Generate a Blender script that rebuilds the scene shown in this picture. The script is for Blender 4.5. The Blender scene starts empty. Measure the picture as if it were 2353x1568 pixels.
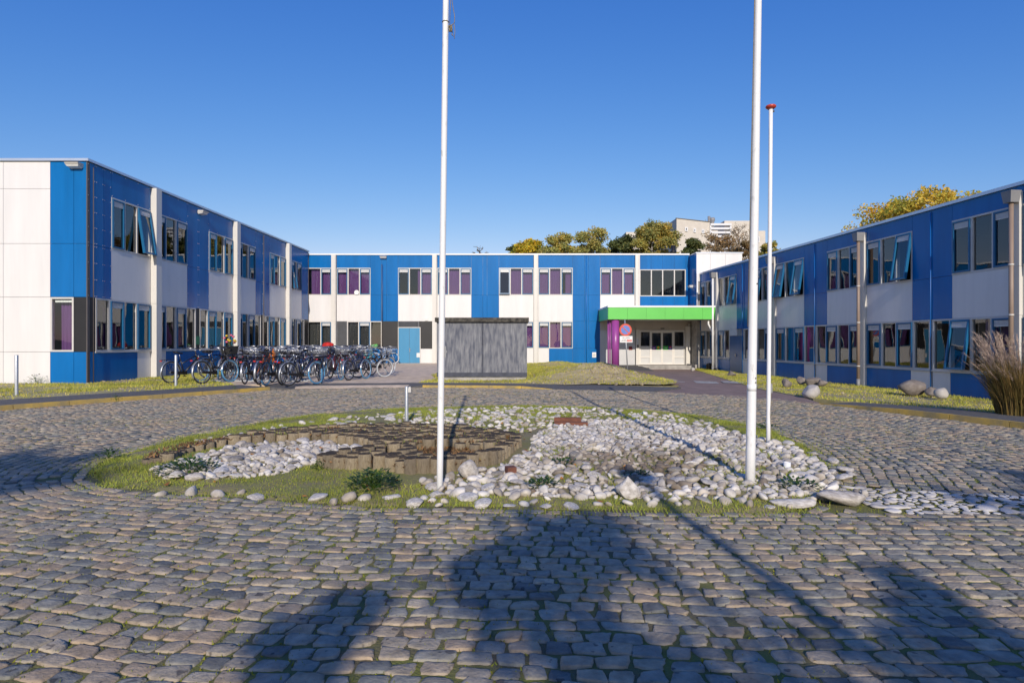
import bpy, bmesh, math, random
import numpy as np
from mathutils import Vector, Matrix, Euler
R = math.radians
SC = bpy.context.scene
COL = SC.collection

# ------------------------------------------------------------------ camera, sky, sun, exposure
F = 1400.0; CX = 1176.0; HY = 787.0; EYE = 1.35
cam_d = bpy.data.cameras.new('camera'); cam = bpy.data.objects.new('camera', cam_d); COL.objects.link(cam)
cam.location = (0, 0, EYE); cam.rotation_euler = (R(90), 0, 0)
cam_d.sensor_width = 36; cam_d.lens = 36 * F / 2352.0; cam_d.shift_y = 3 / 2352.0
cam_d.clip_start = 0.05; cam_d.clip_end = 3000
SC.camera = cam
SUN_EL, SUN_AZ = R(24.6), R(-3.4)          # light travels towards +Y, a touch to -X
W = bpy.data.worlds.new('World'); SC.world = W; W.use_nodes = True
nt = W.node_tree; bg = nt.nodes['Background']
sky = nt.nodes.new('ShaderNodeTexSky'); sky.sky_type = 'NISHITA'; sky.sun_disc = False
sky.sun_elevation = SUN_EL; sky.sun_rotation = math.pi - SUN_AZ * -1
sky.altitude = 0; sky.air_density = 1.25; sky.dust_density = 0.25; sky.ozone_density = 5.0
SKY_S = 0.12                                  # deepens the blue of the clear sky, channel by channel
sep = nt.nodes.new('ShaderNodeSeparateColor'); cmb = nt.nodes.new('ShaderNodeCombineColor'); nt.links.new(sky.outputs[0], sep.inputs[0])
for i, (ga, gain, knee) in enumerate(((1.75, 1.66, .45), (1.15, .79, .70), (.60, .79, .95))):
    m1 = nt.nodes.new('ShaderNodeMath'); m1.operation = 'MULTIPLY'; m1.inputs[1].default_value = SKY_S; nt.links.new(sep.outputs[i], m1.inputs[0])
    mn = nt.nodes.new('ShaderNodeMath'); mn.operation = 'MINIMUM'; mn.inputs[1].default_value = knee; nt.links.new(m1.outputs[0], mn.inputs[0])
    m2 = nt.nodes.new('ShaderNodeMath'); m2.operation = 'POWER'; m2.inputs[1].default_value = ga; nt.links.new(mn.outputs[0], m2.inputs[0])
    m3 = nt.nodes.new('ShaderNodeMath'); m3.operation = 'MULTIPLY'; m3.inputs[1].default_value = gain / SKY_S; nt.links.new(m2.outputs[0], m3.inputs[0])
    m4 = nt.nodes.new('ShaderNodeMath'); m4.operation = 'SUBTRACT'; nt.links.new(m1.outputs[0], m4.inputs[0]); nt.links.new(mn.outputs[0], m4.inputs[1])   # the glow round the sun keeps its own colour
    m5 = nt.nodes.new('ShaderNodeMath'); m5.operation = 'MULTIPLY_ADD'; m5.inputs[1].default_value = 0.8 / SKY_S; nt.links.new(m4.outputs[0], m5.inputs[0]); nt.links.new(m3.outputs[0], m5.inputs[2]); nt.links.new(m5.outputs[0], cmb.inputs[i])
nt.links.new(cmb.outputs[0], bg.inputs[0]); bg.inputs[1].default_value = SKY_S
sd = bpy.data.lights.new('sun', 'SUN'); sd.energy = 3.3; sd.angle = R(0.53); sd.color = (1.0, 0.905, 0.785)
so = bpy.data.objects.new('sun', sd); COL.objects.link(so)
ldir = Vector((math.sin(SUN_AZ) * math.cos(SUN_EL), math.cos(SUN_AZ) * math.cos(SUN_EL), -math.sin(SUN_EL)))
so.rotation_euler = ldir.to_track_quat('-Z', 'Y').to_euler(); so.location = (0, -20, 30)
SC.view_settings.view_transform = 'Standard'; SC.view_settings.look = 'None'
SC.view_settings.exposure = 0.28; SC.view_settings.gamma = 1.0
SC.cycles.max_bounces = 8; SC.cycles.transparent_max_bounces = 12
SC.cycles.use_denoising = True

rng = np.random.default_rng(11); rnd = random.Random(7)

def G(x, y, z=0.0):                       # the ground point seen at a place of the photo
    d = (EYE - z) * F / (y - HY)
    return ((x - CX) * d / F, d, z)

# ------------------------------------------------------------------ materials
MATS = {}
def mat(name, col, rough=0.6, var=0.0, scale=4.0, bump=0.0, bscale=40.0, metal=0.0, spec=0.5, col2=None, stretch=None,
        attr=None, coat=0.0, transl=0.0, detail=6.0, lo=0.4, hi=0.6, stain=None, objrand=None):
    if name in MATS: return MATS[name]
    m = bpy.data.materials.new(name); m.use_nodes = True; n = m.node_tree; N = n.nodes; L = n.links
    p = N['Principled BSDF']; p.inputs['Roughness'].default_value = rough; p.inputs['Metallic'].default_value = metal
    p.inputs['Specular IOR Level'].default_value = spec; p.inputs['Base Color'].default_value = (*col, 1)
    if coat: p.inputs['Coat Weight'].default_value = coat; p.inputs['Coat Roughness'].default_value = 0.12
    tc = N.new('ShaderNodeTexCoord'); src = tc.outputs['Object']
    if stretch:
        mp = N.new('ShaderNodeMapping'); mp.inputs['Scale'].default_value = stretch; L.new(src, mp.inputs[0]); src = mp.outputs[0]
    if var or col2:
        nz = N.new('ShaderNodeTexNoise'); nz.inputs['Scale'].default_value = scale; nz.inputs['Detail'].default_value = detail
        nz.inputs['Roughness'].default_value = 0.62
        L.new(src, nz.inputs['Vector'])
        rp = N.new('ShaderNodeValToRGB'); L.new(nz.outputs['Fac'], rp.inputs[0])
        rp.color_ramp.elements[0].position = lo - 0.08; rp.color_ramp.elements[1].position = hi + 0.08
        c2 = col2 if col2 else tuple(c * (1 + var) for c in col)
        c1 = col if col2 else tuple(c * (1 - var) for c in col)
        rp.color_ramp.elements[0].color = (*c1, 1); rp.color_ramp.elements[1].color = (*c2, 1)
        out = rp.outputs[0]
        if attr:
            at = N.new('ShaderNodeAttribute'); at.attribute_name = 'tone'
            mx = N.new('ShaderNodeMix'); mx.data_type = 'RGBA'; mx.blend_type = 'MULTIPLY'; mx.inputs[0].default_value = 1
            r2 = N.new('ShaderNodeValToRGB'); L.new(at.outputs['Fac'], r2.inputs[0])
            els = r2.color_ramp.elements
            els[0].color = (*attr[0], 1); els[1].color = (*attr[-1], 1)
            for i, c in enumerate(attr[1:-1]):
                e = els.new((i + 1) / (len(attr) - 1)); e.color = (*c, 1)
            L.new(out, mx.inputs[6]); L.new(r2.outputs[0], mx.inputs[7]); out = mx.outputs[2]
        if stain:
            n2 = N.new('ShaderNodeTexNoise'); n2.inputs['Scale'].default_value = stain[0]; n2.inputs['Detail'].default_value = 2; L.new(tc.outputs['Object'], n2.inputs['Vector'])
            r3 = N.new('ShaderNodeValToRGB'); L.new(n2.outputs['Fac'], r3.inputs[0]); r3.color_ramp.elements[0].position = stain[1]; r3.color_ramp.elements[1].position = stain[1] + .03
            r3.color_ramp.elements[0].color = (1, 1, 1, 1); r3.color_ramp.elements[1].color = (*stain[2], 1)
            mx = N.new('ShaderNodeMix'); mx.data_type = 'RGBA'; mx.blend_type = 'MULTIPLY'; mx.inputs[0].default_value = 1; L.new(out, mx.inputs[6]); L.new(r3.outputs[0], mx.inputs[7]); out = mx.outputs[2]
        if objrand:
            oi = N.new('ShaderNodeObjectInfo'); r4 = N.new('ShaderNodeValToRGB'); L.new(oi.outputs['Random'], r4.inputs[0]); r4.color_ramp.elements[0].color = (*objrand[0], 1); r4.color_ramp.elements[1].color = (*objrand[1], 1)
            mx = N.new('ShaderNodeMix'); mx.data_type = 'RGBA'; mx.blend_type = 'MULTIPLY'; mx.inputs[0].default_value = 1; L.new(out, mx.inputs[6]); L.new(r4.outputs[0], mx.inputs[7]); out = mx.outputs[2]
        L.new(out, p.inputs['Base Color'])
    if bump:
        nb = N.new('ShaderNodeTexNoise'); nb.inputs['Scale'].default_value = bscale; nb.inputs['Detail'].default_value = 5
        L.new(src, nb.inputs['Vector'])
        b = N.new('ShaderNodeBump'); b.inputs['Strength'].default_value = bump; b.inputs['Distance'].default_value = 0.02
        L.new(nb.outputs['Fac'], b.inputs['Height']); L.new(b.outputs[0], p.inputs['Normal'])
    if transl:
        t = N.new('ShaderNodeBsdfTranslucent'); mxs = N.new('ShaderNodeMixShader'); mxs.inputs[0].default_value = transl
        srcc = p.inputs['Base Color'].links[0].from_socket if p.inputs['Base Color'].links else None
        if srcc: L.new(srcc, t.inputs[0])
        else: t.inputs[0].default_value = (*col, 1)
        L.new(p.outputs[0], mxs.inputs[1]); L.new(t.outputs[0], mxs.inputs[2]); L.new(mxs.outputs[0], N['Material Output'].inputs[0])
    MATS[name] = m
    return m

def glass_mat():
    m = bpy.data.materials.new('window_glass'); m.use_nodes = True; n = m.node_tree; N = n.nodes; L = n.links
    N.remove(N['Principled BSDF'])
    fr = N.new('ShaderNodeFresnel'); fr.inputs[0].default_value = 1.47
    tr = N.new('ShaderNodeBsdfTransparent'); tr.inputs[0].default_value = (0.80, 0.84, 0.83, 1)
    gl = N.new('ShaderNodeBsdfGlossy'); gl.inputs[0].default_value = (0.95, 0.97, 1, 1); gl.inputs['Roughness'].default_value = 0.01
    tc = N.new('ShaderNodeTexCoord'); nz = N.new('ShaderNodeTexNoise'); nz.inputs['Scale'].default_value = 1.1; nz.inputs['Detail'].default_value = 0.5
    b = N.new('ShaderNodeBump'); b.inputs['Strength'].default_value = 0.05; b.inputs['Distance'].default_value = 0.12
    L.new(tc.outputs['Object'], nz.inputs['Vector']); L.new(nz.outputs['Fac'], b.inputs['Height']); L.new(b.outputs[0], gl.inputs['Normal'])
    mx = N.new('ShaderNodeMixShader'); fm = N.new('ShaderNodeMath'); fm.operation = 'MULTIPLY'; fm.inputs[1].default_value = 2.0; fm.use_clamp = True; L.new(fr.outputs[0], fm.inputs[0]); L.new(fm.outputs[0], mx.inputs[0]); L.new(tr.outputs[0], mx.inputs[1]); L.new(gl.outputs[0], mx.inputs[2])
    L.new(mx.outputs[0], N['Material Output'].inputs[0])
    return m
M_GLASS = glass_mat()
M_WHITE = mat('white_cladding', (0.72, 0.695, 0.665), 0.30, 0.08, 2.6, stretch=(1, 1, 0.12), lo=0.3, hi=0.7)
M_BLUE = mat('blue_cladding', (0.003, 0.136, 0.395), 0.22, 0.17, 2.2, stretch=(1, 1, 0.12), lo=0.3, hi=0.7, spec=0.3)
M_BLACK = mat('black_cladding', (0.013, 0.012, 0.013), 0.5, 0.2, 1.5)
M_TRIM = mat('aluminium_roof_trim', (0.60, 0.63, 0.68), 0.32, 0.05, 2.0, metal=0.6)
M_CREAM = mat('cream_frame', (0.60, 0.57, 0.52), 0.4, 0.05, 3.0)
M_SASH = mat('blue_sash', (0.013, 0.12, 0.255), 0.3, 0.06, 3.0)
M_VENT = mat('ventilator_white', (0.72, 0.72, 0.70), 0.4, 0.04, 5.0)
M_PURPLE = mat('purple_curtain', (0.165, 0.062, 0.225), 0.9, 0.15, 3.0, stretch=(6, 6, 0.5))
M_GREYCUR = mat('charcoal_curtain', (0.055, 0.055, 0.058), 0.9, 0.2, 3.0, stretch=(6, 6, 0.5))
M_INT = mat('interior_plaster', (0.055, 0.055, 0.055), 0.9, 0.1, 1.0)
M_CONC = mat('concrete', (0.34, 0.32, 0.29), 0.9, 0.3, 3.0, bump=0.3, bscale=60)
M_ROOF = mat('roof_felt', (0.10, 0.10, 0.10), 0.9, 0.2, 2.0)
M_STEEL = mat('galvanised_steel', (0.46, 0.48, 0.50), 0.42, 0.15, 30.0, metal=0.55)
M_CHROME = mat('chrome', (0.48, 0.48, 0.50), 0.28, 0.03, 3.0, metal=1.0)
M_GREEN = mat('green_fascia', (0.14, 0.56, 0.10), 0.3, 0.04, 1.0)
M_PURPCOL = mat('purple_paint', (0.30, 0.06, 0.27), 0.35, 0.05, 2.0)
M_BROWNPIPE = mat('brown_pipe', (0.27, 0.20, 0.155), 0.5, 0.1, 2.0)
M_WHITEPAINT = mat('white_gloss_paint', (0.80, 0.79, 0.76), 0.3, 0.03, 8.0)
M_RED = mat('red_plastic', (0.50, 0.02, 0.015), 0.35, 0.1, 4.0)

# ------------------------------------------------------------------ mesh helpers
class MB:
    def __init__(s): s.v = []; s.f = []; s.mi = []; s.cur = 0; s.sm = []; s.smooth = False
    def add(s, vs, fs, smooth=None):
        b = len(s.v); s.v += [tuple(p) for p in vs]
        for q in fs: s.f.append(tuple(b + i for i in q)); s.mi.append(s.cur); s.sm.append(s.smooth if smooth is None else smooth)
    def box8(s, c):                        # corners: 0-3 bottom loop, 4-7 top loop
        s.add(c, [(3, 2, 1, 0), (4, 5, 6, 7), (0, 1, 5, 4), (1, 2, 6, 5), (2, 3, 7, 6), (3, 0, 4, 7)], False)
    def box(s, x0, x1, y0, y1, z0, z1):
        s.box8([(x0, y0, z0), (x1, y0, z0), (x1, y1, z0), (x0, y1, z0), (x0, y0, z1), (x1, y0, z1), (x1, y1, z1), (x0, y1, z1)])
    def rbox(s, c, size, rot=0.0, bev=0.0):
        hx, hy, hz = (k / 2 for k in size); cr, sr = math.cos(rot), math.sin(rot)
        def P(x, y, z): return (c[0] + x * cr - y * sr, c[1] + x * sr + y * cr, c[2] + z)
        s.box8([P(-hx, -hy, -hz), P(hx, -hy, -hz), P(hx, hy, -hz), P(-hx, hy, -hz), P(-hx, -hy, hz), P(hx, -hy, hz), P(hx, hy, hz), P(-hx, hy, hz)])
    def tube(s, path, r, n=8, cap=True, closed=False):
        path = [Vector(p) for p in path]; m = len(path); rs = r if isinstance(r, (list, tuple)) else [r] * m
        vs = []; prev = None
        for i, p in enumerate(path):
            a = path[(i - 1) % m] if (closed or i > 0) else p
            b = path[(i + 1) % m] if (closed or i < m - 1) else p
            t = (b - a)
            t = t.normalized() if t.length > 1e-9 else Vector((0, 0, 1))
            if prev is None:
                up = Vector((0, 0, 1)) if abs(t.z) < 0.9 else Vector((1, 0, 0))
                e1 = t.cross(up).normalized()
            else:
                e1 = (prev - t * prev.dot(t)).normalized()
            prev = e1; e2 = t.cross(e1)
            for k in range(n):
                a_ = 2 * math.pi * k / n
                vs.append(p + (e1 * math.cos(a_) + e2 * math.sin(a_)) * rs[i])
        fs = []
        for i in range(m if closed else m - 1):
            j = (i + 1) % m
            for k in range(n):
                l = (k + 1) % n
                fs.append((i * n + k, i * n + l, j * n + l, j * n + k))
        s.add(vs, fs, True)
        if cap and not closed:
            b = len(s.v) - m * n
            s.f.append(tuple(b + k for k in range(n))[::-1]); s.mi.append(s.cur); s.sm.append(False)
            s.f.append(tuple(b + (m - 1) * n + k for k in range(n))); s.mi.append(s.cur); s.sm.append(False)
    def cyl(s, c, r, h, n=16, r2=None):
        s.tube([c, (c[0], c[1], c[2] + h)], [r, r if r2 is None else r2], n)
    def lathe(s, c, prof, n=24):            # prof: (radius, z)
        vs = []; fs = []
        for (r, z) in prof:
            for k in range(n):
                a = 2 * math.pi * k / n; vs.append((c[0] + r * math.cos(a), c[1] + r * math.sin(a), c[2] + z))
        for i in range(len(prof) - 1):
            for k in range(n):
                l = (k + 1) % n; fs.append((i * n + k, i * n + l, (i + 1) * n + l, (i + 1) * n + k))
        s.add(vs, fs, True)
    def mesh(s, name, mats, origin=(0, 0, 0)):
        me = bpy.data.meshes.new(name)
        o = Vector(origin)
        me.from_pydata([tuple(Vector(p) - o) for p in s.v], [], s.f)
        for m in (mats if isinstance(mats, (list, tuple)) else [mats]): me.materials.append(m)
        me.polygons.foreach_set('material_index', s.mi); me.polygons.foreach_set('use_smooth', s.sm)
        me.update(); return me
    def build(s, name, mats, parent=None, origin=(0, 0, 0)):
        o = bpy.data.objects.new(name, s.mesh(name, mats, origin)); COL.objects.link(o)
        if parent is not None: setp(o, parent)
        else: o.location = origin
        return o
def wloc(o):
    l = Vector((0, 0, 0))
    while o is not None: l += o.location; o = o.parent
    return l
def setp(o, p):                            # child mesh kept in world coordinates under a translated parent
    o.parent = p
    root = p
    while root.parent is not None: root = root.parent
    if root is p: o.matrix_parent_inverse = Matrix.Translation(-root.location)
def np_mesh(name, V, Fc, mats, smooth=True, tone=None, mi=None):
    me = bpy.data.meshes.new(name); V = np.ascontiguousarray(V, np.float32); Fc = np.ascontiguousarray(Fc, np.int32)
    k = Fc.shape[1]; me.vertices.add(len(V)); me.vertices.foreach_set('co', V.ravel())
    me.loops.add(Fc.size); me.loops.foreach_set('vertex_index', Fc.ravel())
    me.polygons.add(len(Fc)); me.polygons.foreach_set('loop_start', np.arange(0, Fc.size, k, dtype=np.int32))
    me.polygons.foreach_set('loop_total', np.full(len(Fc), k, np.int32))
    for m in (mats if isinstance(mats, (list, tuple)) else [mats]): me.materials.append(m)
    me.polygons.foreach_set('use_smooth', np.full(len(Fc), smooth, bool))
    if mi is not None: me.polygons.foreach_set('material_index', np.ascontiguousarray(mi, np.int32))
    me.update(calc_edges=True)
    if tone is not None:
        a = me.attributes.new('tone', 'FLOAT', 'POINT'); a.data.foreach_set('value', np.ascontiguousarray(tone, np.float32))
    return me
def link(name, me, parent=None, loc=(0, 0, 0)):
    o = bpy.data.objects.new(name, me); COL.objects.link(o)
    if parent is not None: setp(o, parent)
    else: o.location = loc
    return o
def tag(o, label=None, cat=None, group=None, kind=None):
    if label: o['label'] = label
    if cat: o['category'] = cat
    if group: o['group'] = group
    if kind: o['kind'] = kind
    return o
def empty(name, loc, label, cat, group=None, rz=0.0):
    o = bpy.data.objects.new(name, None); COL.objects.link(o); o.location = loc; o.rotation_euler = (0, 0, rz); o.empty_display_size = 0.2
    return tag(o, label, cat, group)
KIDS = {}
def copy_tree(o, parent=None):
    c = o.copy(); COL.objects.link(c)
    if parent is not None: c.parent = parent
    for ch in list(o.children): copy_tree(ch, c)
    return c
def inpoly(P, poly):
    P = np.asarray(P, float); x, y = P[:, 0], P[:, 1]; r = np.zeros(len(P), bool); n = len(poly)
    for i in range(n):
        x0, y0 = poly[i]; x1, y1 = poly[(i + 1) % n]
        c = ((y0 > y) != (y1 > y)) & (x < (x1 - x0) * (y - y0) / ((y1 - y0) if y1 != y0 else 1e-12) + x0)
        r ^= c
    return r
def vnoise(x, y, s, seed=0):               # cheap smooth 2-D noise for numpy arrays, 0..1
    x = np.asarray(x) * s + seed * 17.3; y = np.asarray(y) * s + seed * 9.7
    xi, yi = np.floor(x).astype(int), np.floor(y).astype(int); fx, fy = x - xi, y - yi
    fx = fx * fx * (3 - 2 * fx); fy = fy * fy * (3 - 2 * fy)
    def h(a, b):
        v = np.sin(a * 127.1 + b * 311.7 + seed * 74.7) * 43758.5453; return v - np.floor(v)
    return (h(xi, yi) * (1 - fx) + h(xi + 1, yi) * fx) * (1 - fy) + (h(xi, yi + 1) * (1 - fx) + h(xi + 1, yi + 1) * fx) * fy
# ------------------------------------------------------------------ buildings
class Facade:
    def __init__(s, O, e):
        s.O = Vector((O[0], O[1], 0)); s.e = Vector((e[0], e[1], 0)).normalized(); s.n = Vector((s.e.y, -s.e.x, 0))
    def P(s, u, o, z): p = s.O + s.e * u + s.n * o; return (p.x, p.y, z)
    def box(s, mb, u0, u1, o0, o1, z0, z1, hinge=None):
        c = [(u0, o1, z0), (u1, o1, z0), (u1, o0, z0), (u0, o0, z0), (u0, o1, z1), (u1, o1, z1), (u1, o0, z1), (u0, o0, z1)]
        mb.box8([s.P(*s.tilt(q, hinge)) for q in c])
    def quad(s, mb, u0, u1, o, z0, z1, hinge=None):
        mb.add([s.P(*s.tilt(q, hinge)) for q in [(u0, o, z0), (u1, o, z0), (u1, o, z1), (u0, o, z1)]], [(0, 1, 2, 3)], False)
    @staticmethod
    def tilt(q, hinge):
        if not hinge: return q
        zt, o0, a = hinge; u, o, z = q; h = zt - z; w = o - o0
        return (u, o0 + h * math.sin(a) + w * math.cos(a), zt - h * math.cos(a) + w * math.sin(a))

def curtain(Fc, parent, a, b, z0, z1, m, o=-0.24):
    n = max(12, int((b - a) / 0.02)); V = []; f = []; ph = rnd.random() * 6; k = 2 * math.pi / rnd.uniform(0.105, 0.14)
    for j, (z, amp) in enumerate(((z1, 0.45), (z1 - 0.12, 0.8), ((z0 + z1) / 2, 1.0), (z0, 1.1))):
        for i in range(n + 1):
            u = a + (b - a) * i / n
            dz = (0.012 * math.sin(k * u + ph) if j == 0 else 0)
            V.append(Fc.P(u + 0.006 * math.sin(3.1 * u * j + ph), o + 0.028 * amp * math.sin(k * u + ph + 0.5 * math.sin(2.3 * u + ph)), z + dz))
    for j in range(3):
        for i in range(n): f.append((j * (n + 1) + i, j * (n + 1) + i + 1, (j + 1) * (n + 1) + i + 1, (j + 1) * (n + 1) + i))
    mb = MB(); mb.add(V, f, True); return mb.build('curtain', m, parent)

FW = 0.052
def window(bld, Fc, u0, u1, z0, z1, lights, sill=False):
    mb = MB(); pane = MB(); o0, o1 = -0.11, 0.012
    Fc.box(mb, u0, u1, o0, o1, z0, z0 + FW); Fc.box(mb, u0, u1, o0, o1, z1 - FW, z1)
    edges = [u0] + [(lights[i][1] + lights[i + 1][0]) / 2 for i in range(len(lights) - 1)] + [u1]
    for i, ue in enumerate(edges):
        a, b = (ue, ue + FW) if i == 0 else ((ue - FW, ue) if i == len(edges) - 1 else (ue - FW * 0.62, ue + FW * 0.62))
        Fc.box(mb, a, b, o0, o1 - 0.001, z0 + FW, z1 - FW)
    if sill: Fc.box(mb, u0 - 0.02, u1 + 0.02, -0.05, 0.045, z0 - 0.035, z0 - 0.002)
    w = mb.build('window', M_CREAM, bld)
    for i, (a, b, kind, cur) in enumerate(lights):
        ga, gb = edges[i] + FW * 0.6, edges[i + 1] - FW * 0.6
        za, zb = z0 + FW, z1 - FW
        if kind == 'F':
            Fc.quad(pane, ga, gb, -0.045, za, zb)
        else:
            hinge = (zb, 0.0, R({'O': 8.5, 'o': 5}.get(kind, 0))) if kind in 'Oo' else None
            s = MB(); t = 0.05; sa, sb = ga + 0.004, gb - 0.004; p0, p1 = -0.05, 0.04
            Fc.box(s, sa, sb, p0, p1, za, za + t, hinge); Fc.box(s, sa, sb, p0, p1, zb - t, zb, hinge)
            Fc.box(s, sa, sa + t, p0, p1 - 0.001, za + t, zb - t, hinge); Fc.box(s, sb - t, sb, p0, p1 - 0.001, za + t, zb - t, hinge)
            s.cur = 1; Fc.quad(s, sa + t, sb - t, -0.01, za + t, zb - t - 0.165, hinge)
            s.build('sash', [M_SASH, M_GLASS], w)
            v = MB(); vz = zb - t
            Fc.box(v, sa + t, sb - t, -0.03, 0.012, vz - 0.17, vz - 0.135, hinge)
            for q in range(4): Fc.box(v, sa + t + 0.008, sb - t - 0.008, -0.02, 0.022, vz - 0.128 + q * 0.032, vz - 0.106 + q * 0.032, hinge)
            v.build('ventilator', M_VENT, w)
        if cur and cur[0] in 'pg':
            rg = cur[1:].split(':') if len(cur) > 1 else ('0', '1')
            lo, hi = float(rg[0]), float(rg[1])
            curtain(Fc, w, ga + (gb - ga) * lo - 0.03 * (lo == 0), ga + (gb - ga) * hi + 0.03 * (hi == 1), z0 + 0.03,
                    z1 - (0.04 if kind == 'F' else 0.26), M_PURPLE if cur[0] == 'p' else M_GREYCUR)
    if pane.v: pane.build('pane', M_GLASS, w)
    return w
def panels(mb, Fc, cells, gap=0.005, th=0.05):
    for (a, b, z0, z1) in cells: Fc.box(mb, a + gap, b - gap, -th, 0.0, z0 + gap, z1 - gap)
def panel_parts(bld, Fc, cells, m, name):
    for c in cells:
        mb = MB(); panels(mb, Fc, [c]); mb.build(name, m, bld)
def rooms(bld, Fc, u0, u1, levels, depth=3.6, walls=5.9, first=0):
    mb = MB(); o = -0.13
    for (z0, z1) in levels:
        Fc.box(mb, u0, u1, -depth - 0.1, -depth, z0, z1)
        Fc.box(mb, u0, u1, -depth, o, z0 - 0.1, z0); Fc.box(mb, u0, u1, -depth, o, z1, z1 + 0.1)
        n = max(1, int((u1 - u0) / walls))
        for i in range(first, n + 1):
            u = u0 + (u1 - u0) * i / n; Fc.box(mb, u - 0.04, u + 0.04, -depth, -0.14, z0, z1)
    mb.build('interior_wall', M_INT, bld)
def pilaster(bld, Fc, a, b, prot, z0, z1, m=None, joints=()):
    mb = MB(); zz = [z0, *joints, z1]
    for i in range(len(zz) - 1): Fc.box(mb, a, b, -0.04, prot, zz[i] + 0.003, zz[i + 1] - 0.003)
    return mb.build('pilaster', m or M_WHITE2, bld)
M_WHITE2 = mat('beige_pilaster', (0.66, 0.63, 0.57), 0.35, 0.05, 0.9, stretch=(1, 1, 0.25), lo=0.3, hi=0.7)
def wall_lamp(bld, Fc, u, z):
    s = MB()
    c = [(u - .2, 0.0, z - .02), (u + .2, 0.0, z - .02), (u + .2, .24, z + .02), (u - .2, .24, z + .02)]
    t = [(u - .21, 0.0, z + .09), (u + .21, 0.0, z + .09), (u + .21, .27, z + .07), (u - .21, .27, z + .07)]
    s.box8([Fc.P(*q) for q in c] + [Fc.P(*q) for q in t]); l = s.build('wall_lamp', M_CREAM, bld)
    s = MB(); s.box8([Fc.P(*q) for q in [(u - .17, .03, z - .07), (u + .17, .03, z - .07), (u + .17, .2, z - .04), (u - .17, .2, z - .04), (u - .2, .01, z - .024), (u + .2, .01, z - .024), (u + .2, .235, z + .01), (u - .2, .235, z + .01)]])
    s.build('lamp_diffuser', M_WHITEPAINT, l)
def downpipe(bld, Fc, u, o, z0, z1, r, m, hopper=False, band=()):
    mb = MB(); mb.tube([Fc.P(u, o, z0), Fc.P(u, o, z1)], r, 12); d = mb.build('downpipe', m, bld)
    if hopper:
        h = MB(); k = 0.15
        h.box8([Fc.P(u - k * .72, o - k * .8, z1), Fc.P(u + k * .72, o - k * .8, z1), Fc.P(u + k * .72, o + k * .8, z1), Fc.P(u - k * .72, o + k * .8, z1),
                Fc.P(u - k, o - k, z1 + .3), Fc.P(u + k, o - k, z1 + .3), Fc.P(u + k, o + k, z1 + .3), Fc.P(u - k, o + k, z1 + .3)])
        h.build('hopper_head', M_GREYPLAST, d)
    if band:
        h = MB()
        for z in band: h.tube([Fc.P(u, o, z), Fc.P(u, o, z + .04)], r * 1.2, 12)
        h.build('pipe_bracket', M_CREAM, d)
    return d
M_GREYPLAST = mat('grey_plastic', (0.24, 0.24, 0.24), 0.5, 0.1, 3.0)
M_BLUEPIPE = mat('blue_pipe', (0.006, 0.13, 0.42), 0.35, 0.05, 3.0)
M_DARKPIPE = mat('dark_pipe', (0.10, 0.085, 0.08), 0.4, 0.1, 3.0)
def rivets(bld, Fc, pts):
    mb = MB()
    for (u, z) in pts: Fc.box(mb, u - .011, u + .011, 0, .006, z - .011, z + .011)
    mb.build('rivets', M_CREAM, bld)

# ---- left wing -----------------------------------------------------------------
LE = Vector((0.02786, 1)).normalized(); LO = (0.02786 * 18.82 - 13.633, 18.82)
FL = Facade(LO, LE); LK = 1 / LE.y
def lu(x): return (19086.0 / (1215 - x) - 18.82) * LK
LZ = (0.02, 1.07, 2.76, 4.41, 6.10, 6.94)
left = empty('wing_building', (LO[0] - 5, LO[1] + 8, 0), 'blue and white panel wing beside the bicycles, with its corner and a curtained end window', 'building', 'wings of the blue and white panel building')
LEND = lu(708.5)
Lgroups = [(255.8, 345.6, [('S', '-', 257, 320 - 35), ('F', '-', 287, 312), ('O', '-', 318, 344.5)]),
           (365.5, 430, [('S', '-', 366, 380), ('F', '-', 381.5, 402), ('S', '-', 407, 428.5)]),
           (479.7, 534.5, [('S', '-', 480.5, 496.3), ('F', '-', 498.5, 513), ('S', '-', 517, 533)]),
           (548.5, 587, [('S', '-', 549, 555.5), ('F', '-', 557, 569), ('S', '-', 572.5, 584.5)]),
           (619, 656, [('S', 'p', 619.5, 630), ('F', 'p', 631, 641), ('S', '-', 644, 655)]),
           (666.5, 692.6, [('O', '-', 667, 675), ('F', '-', 676, 681), ('S', 'p', 682, 691.5)])]
cl = {'w': [], 'b': [], 'k': []}
prev = lu(200.6)
cl['b'].append((prev, lu(220), LZ[3], LZ[5]));
edges_u = [lu(220)]
for i, (a, b, li) in enumerate(Lgroups):
    ua, ub = lu(a), lu(b)
    window(left, FL, ua, ub, LZ[3], LZ[4], [(lu(p), lu(q), k, c) for (k, c, p, q) in li])
    cl['b'].append((ua, ub, LZ[4], LZ[5])); cl['w'].append((ua, ub, LZ[2], LZ[3]))
bl = [(220, 255.8), (430, 479.7), (587, 619), (692.6, 707.5)]
for a, b in bl:
    mid = (lu(a) + lu(b)) / 2
    for (p, q) in ((lu(a), mid), (mid, lu(b))) if b - a > 30 else ((lu(a), lu(b)),):
        cl['b'] += [(p, q, LZ[2], LZ[3]), (p, q, LZ[3], LZ[5])]
cl['b'].append((lu(200.6), lu(220), LZ[2], LZ[3]))
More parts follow.
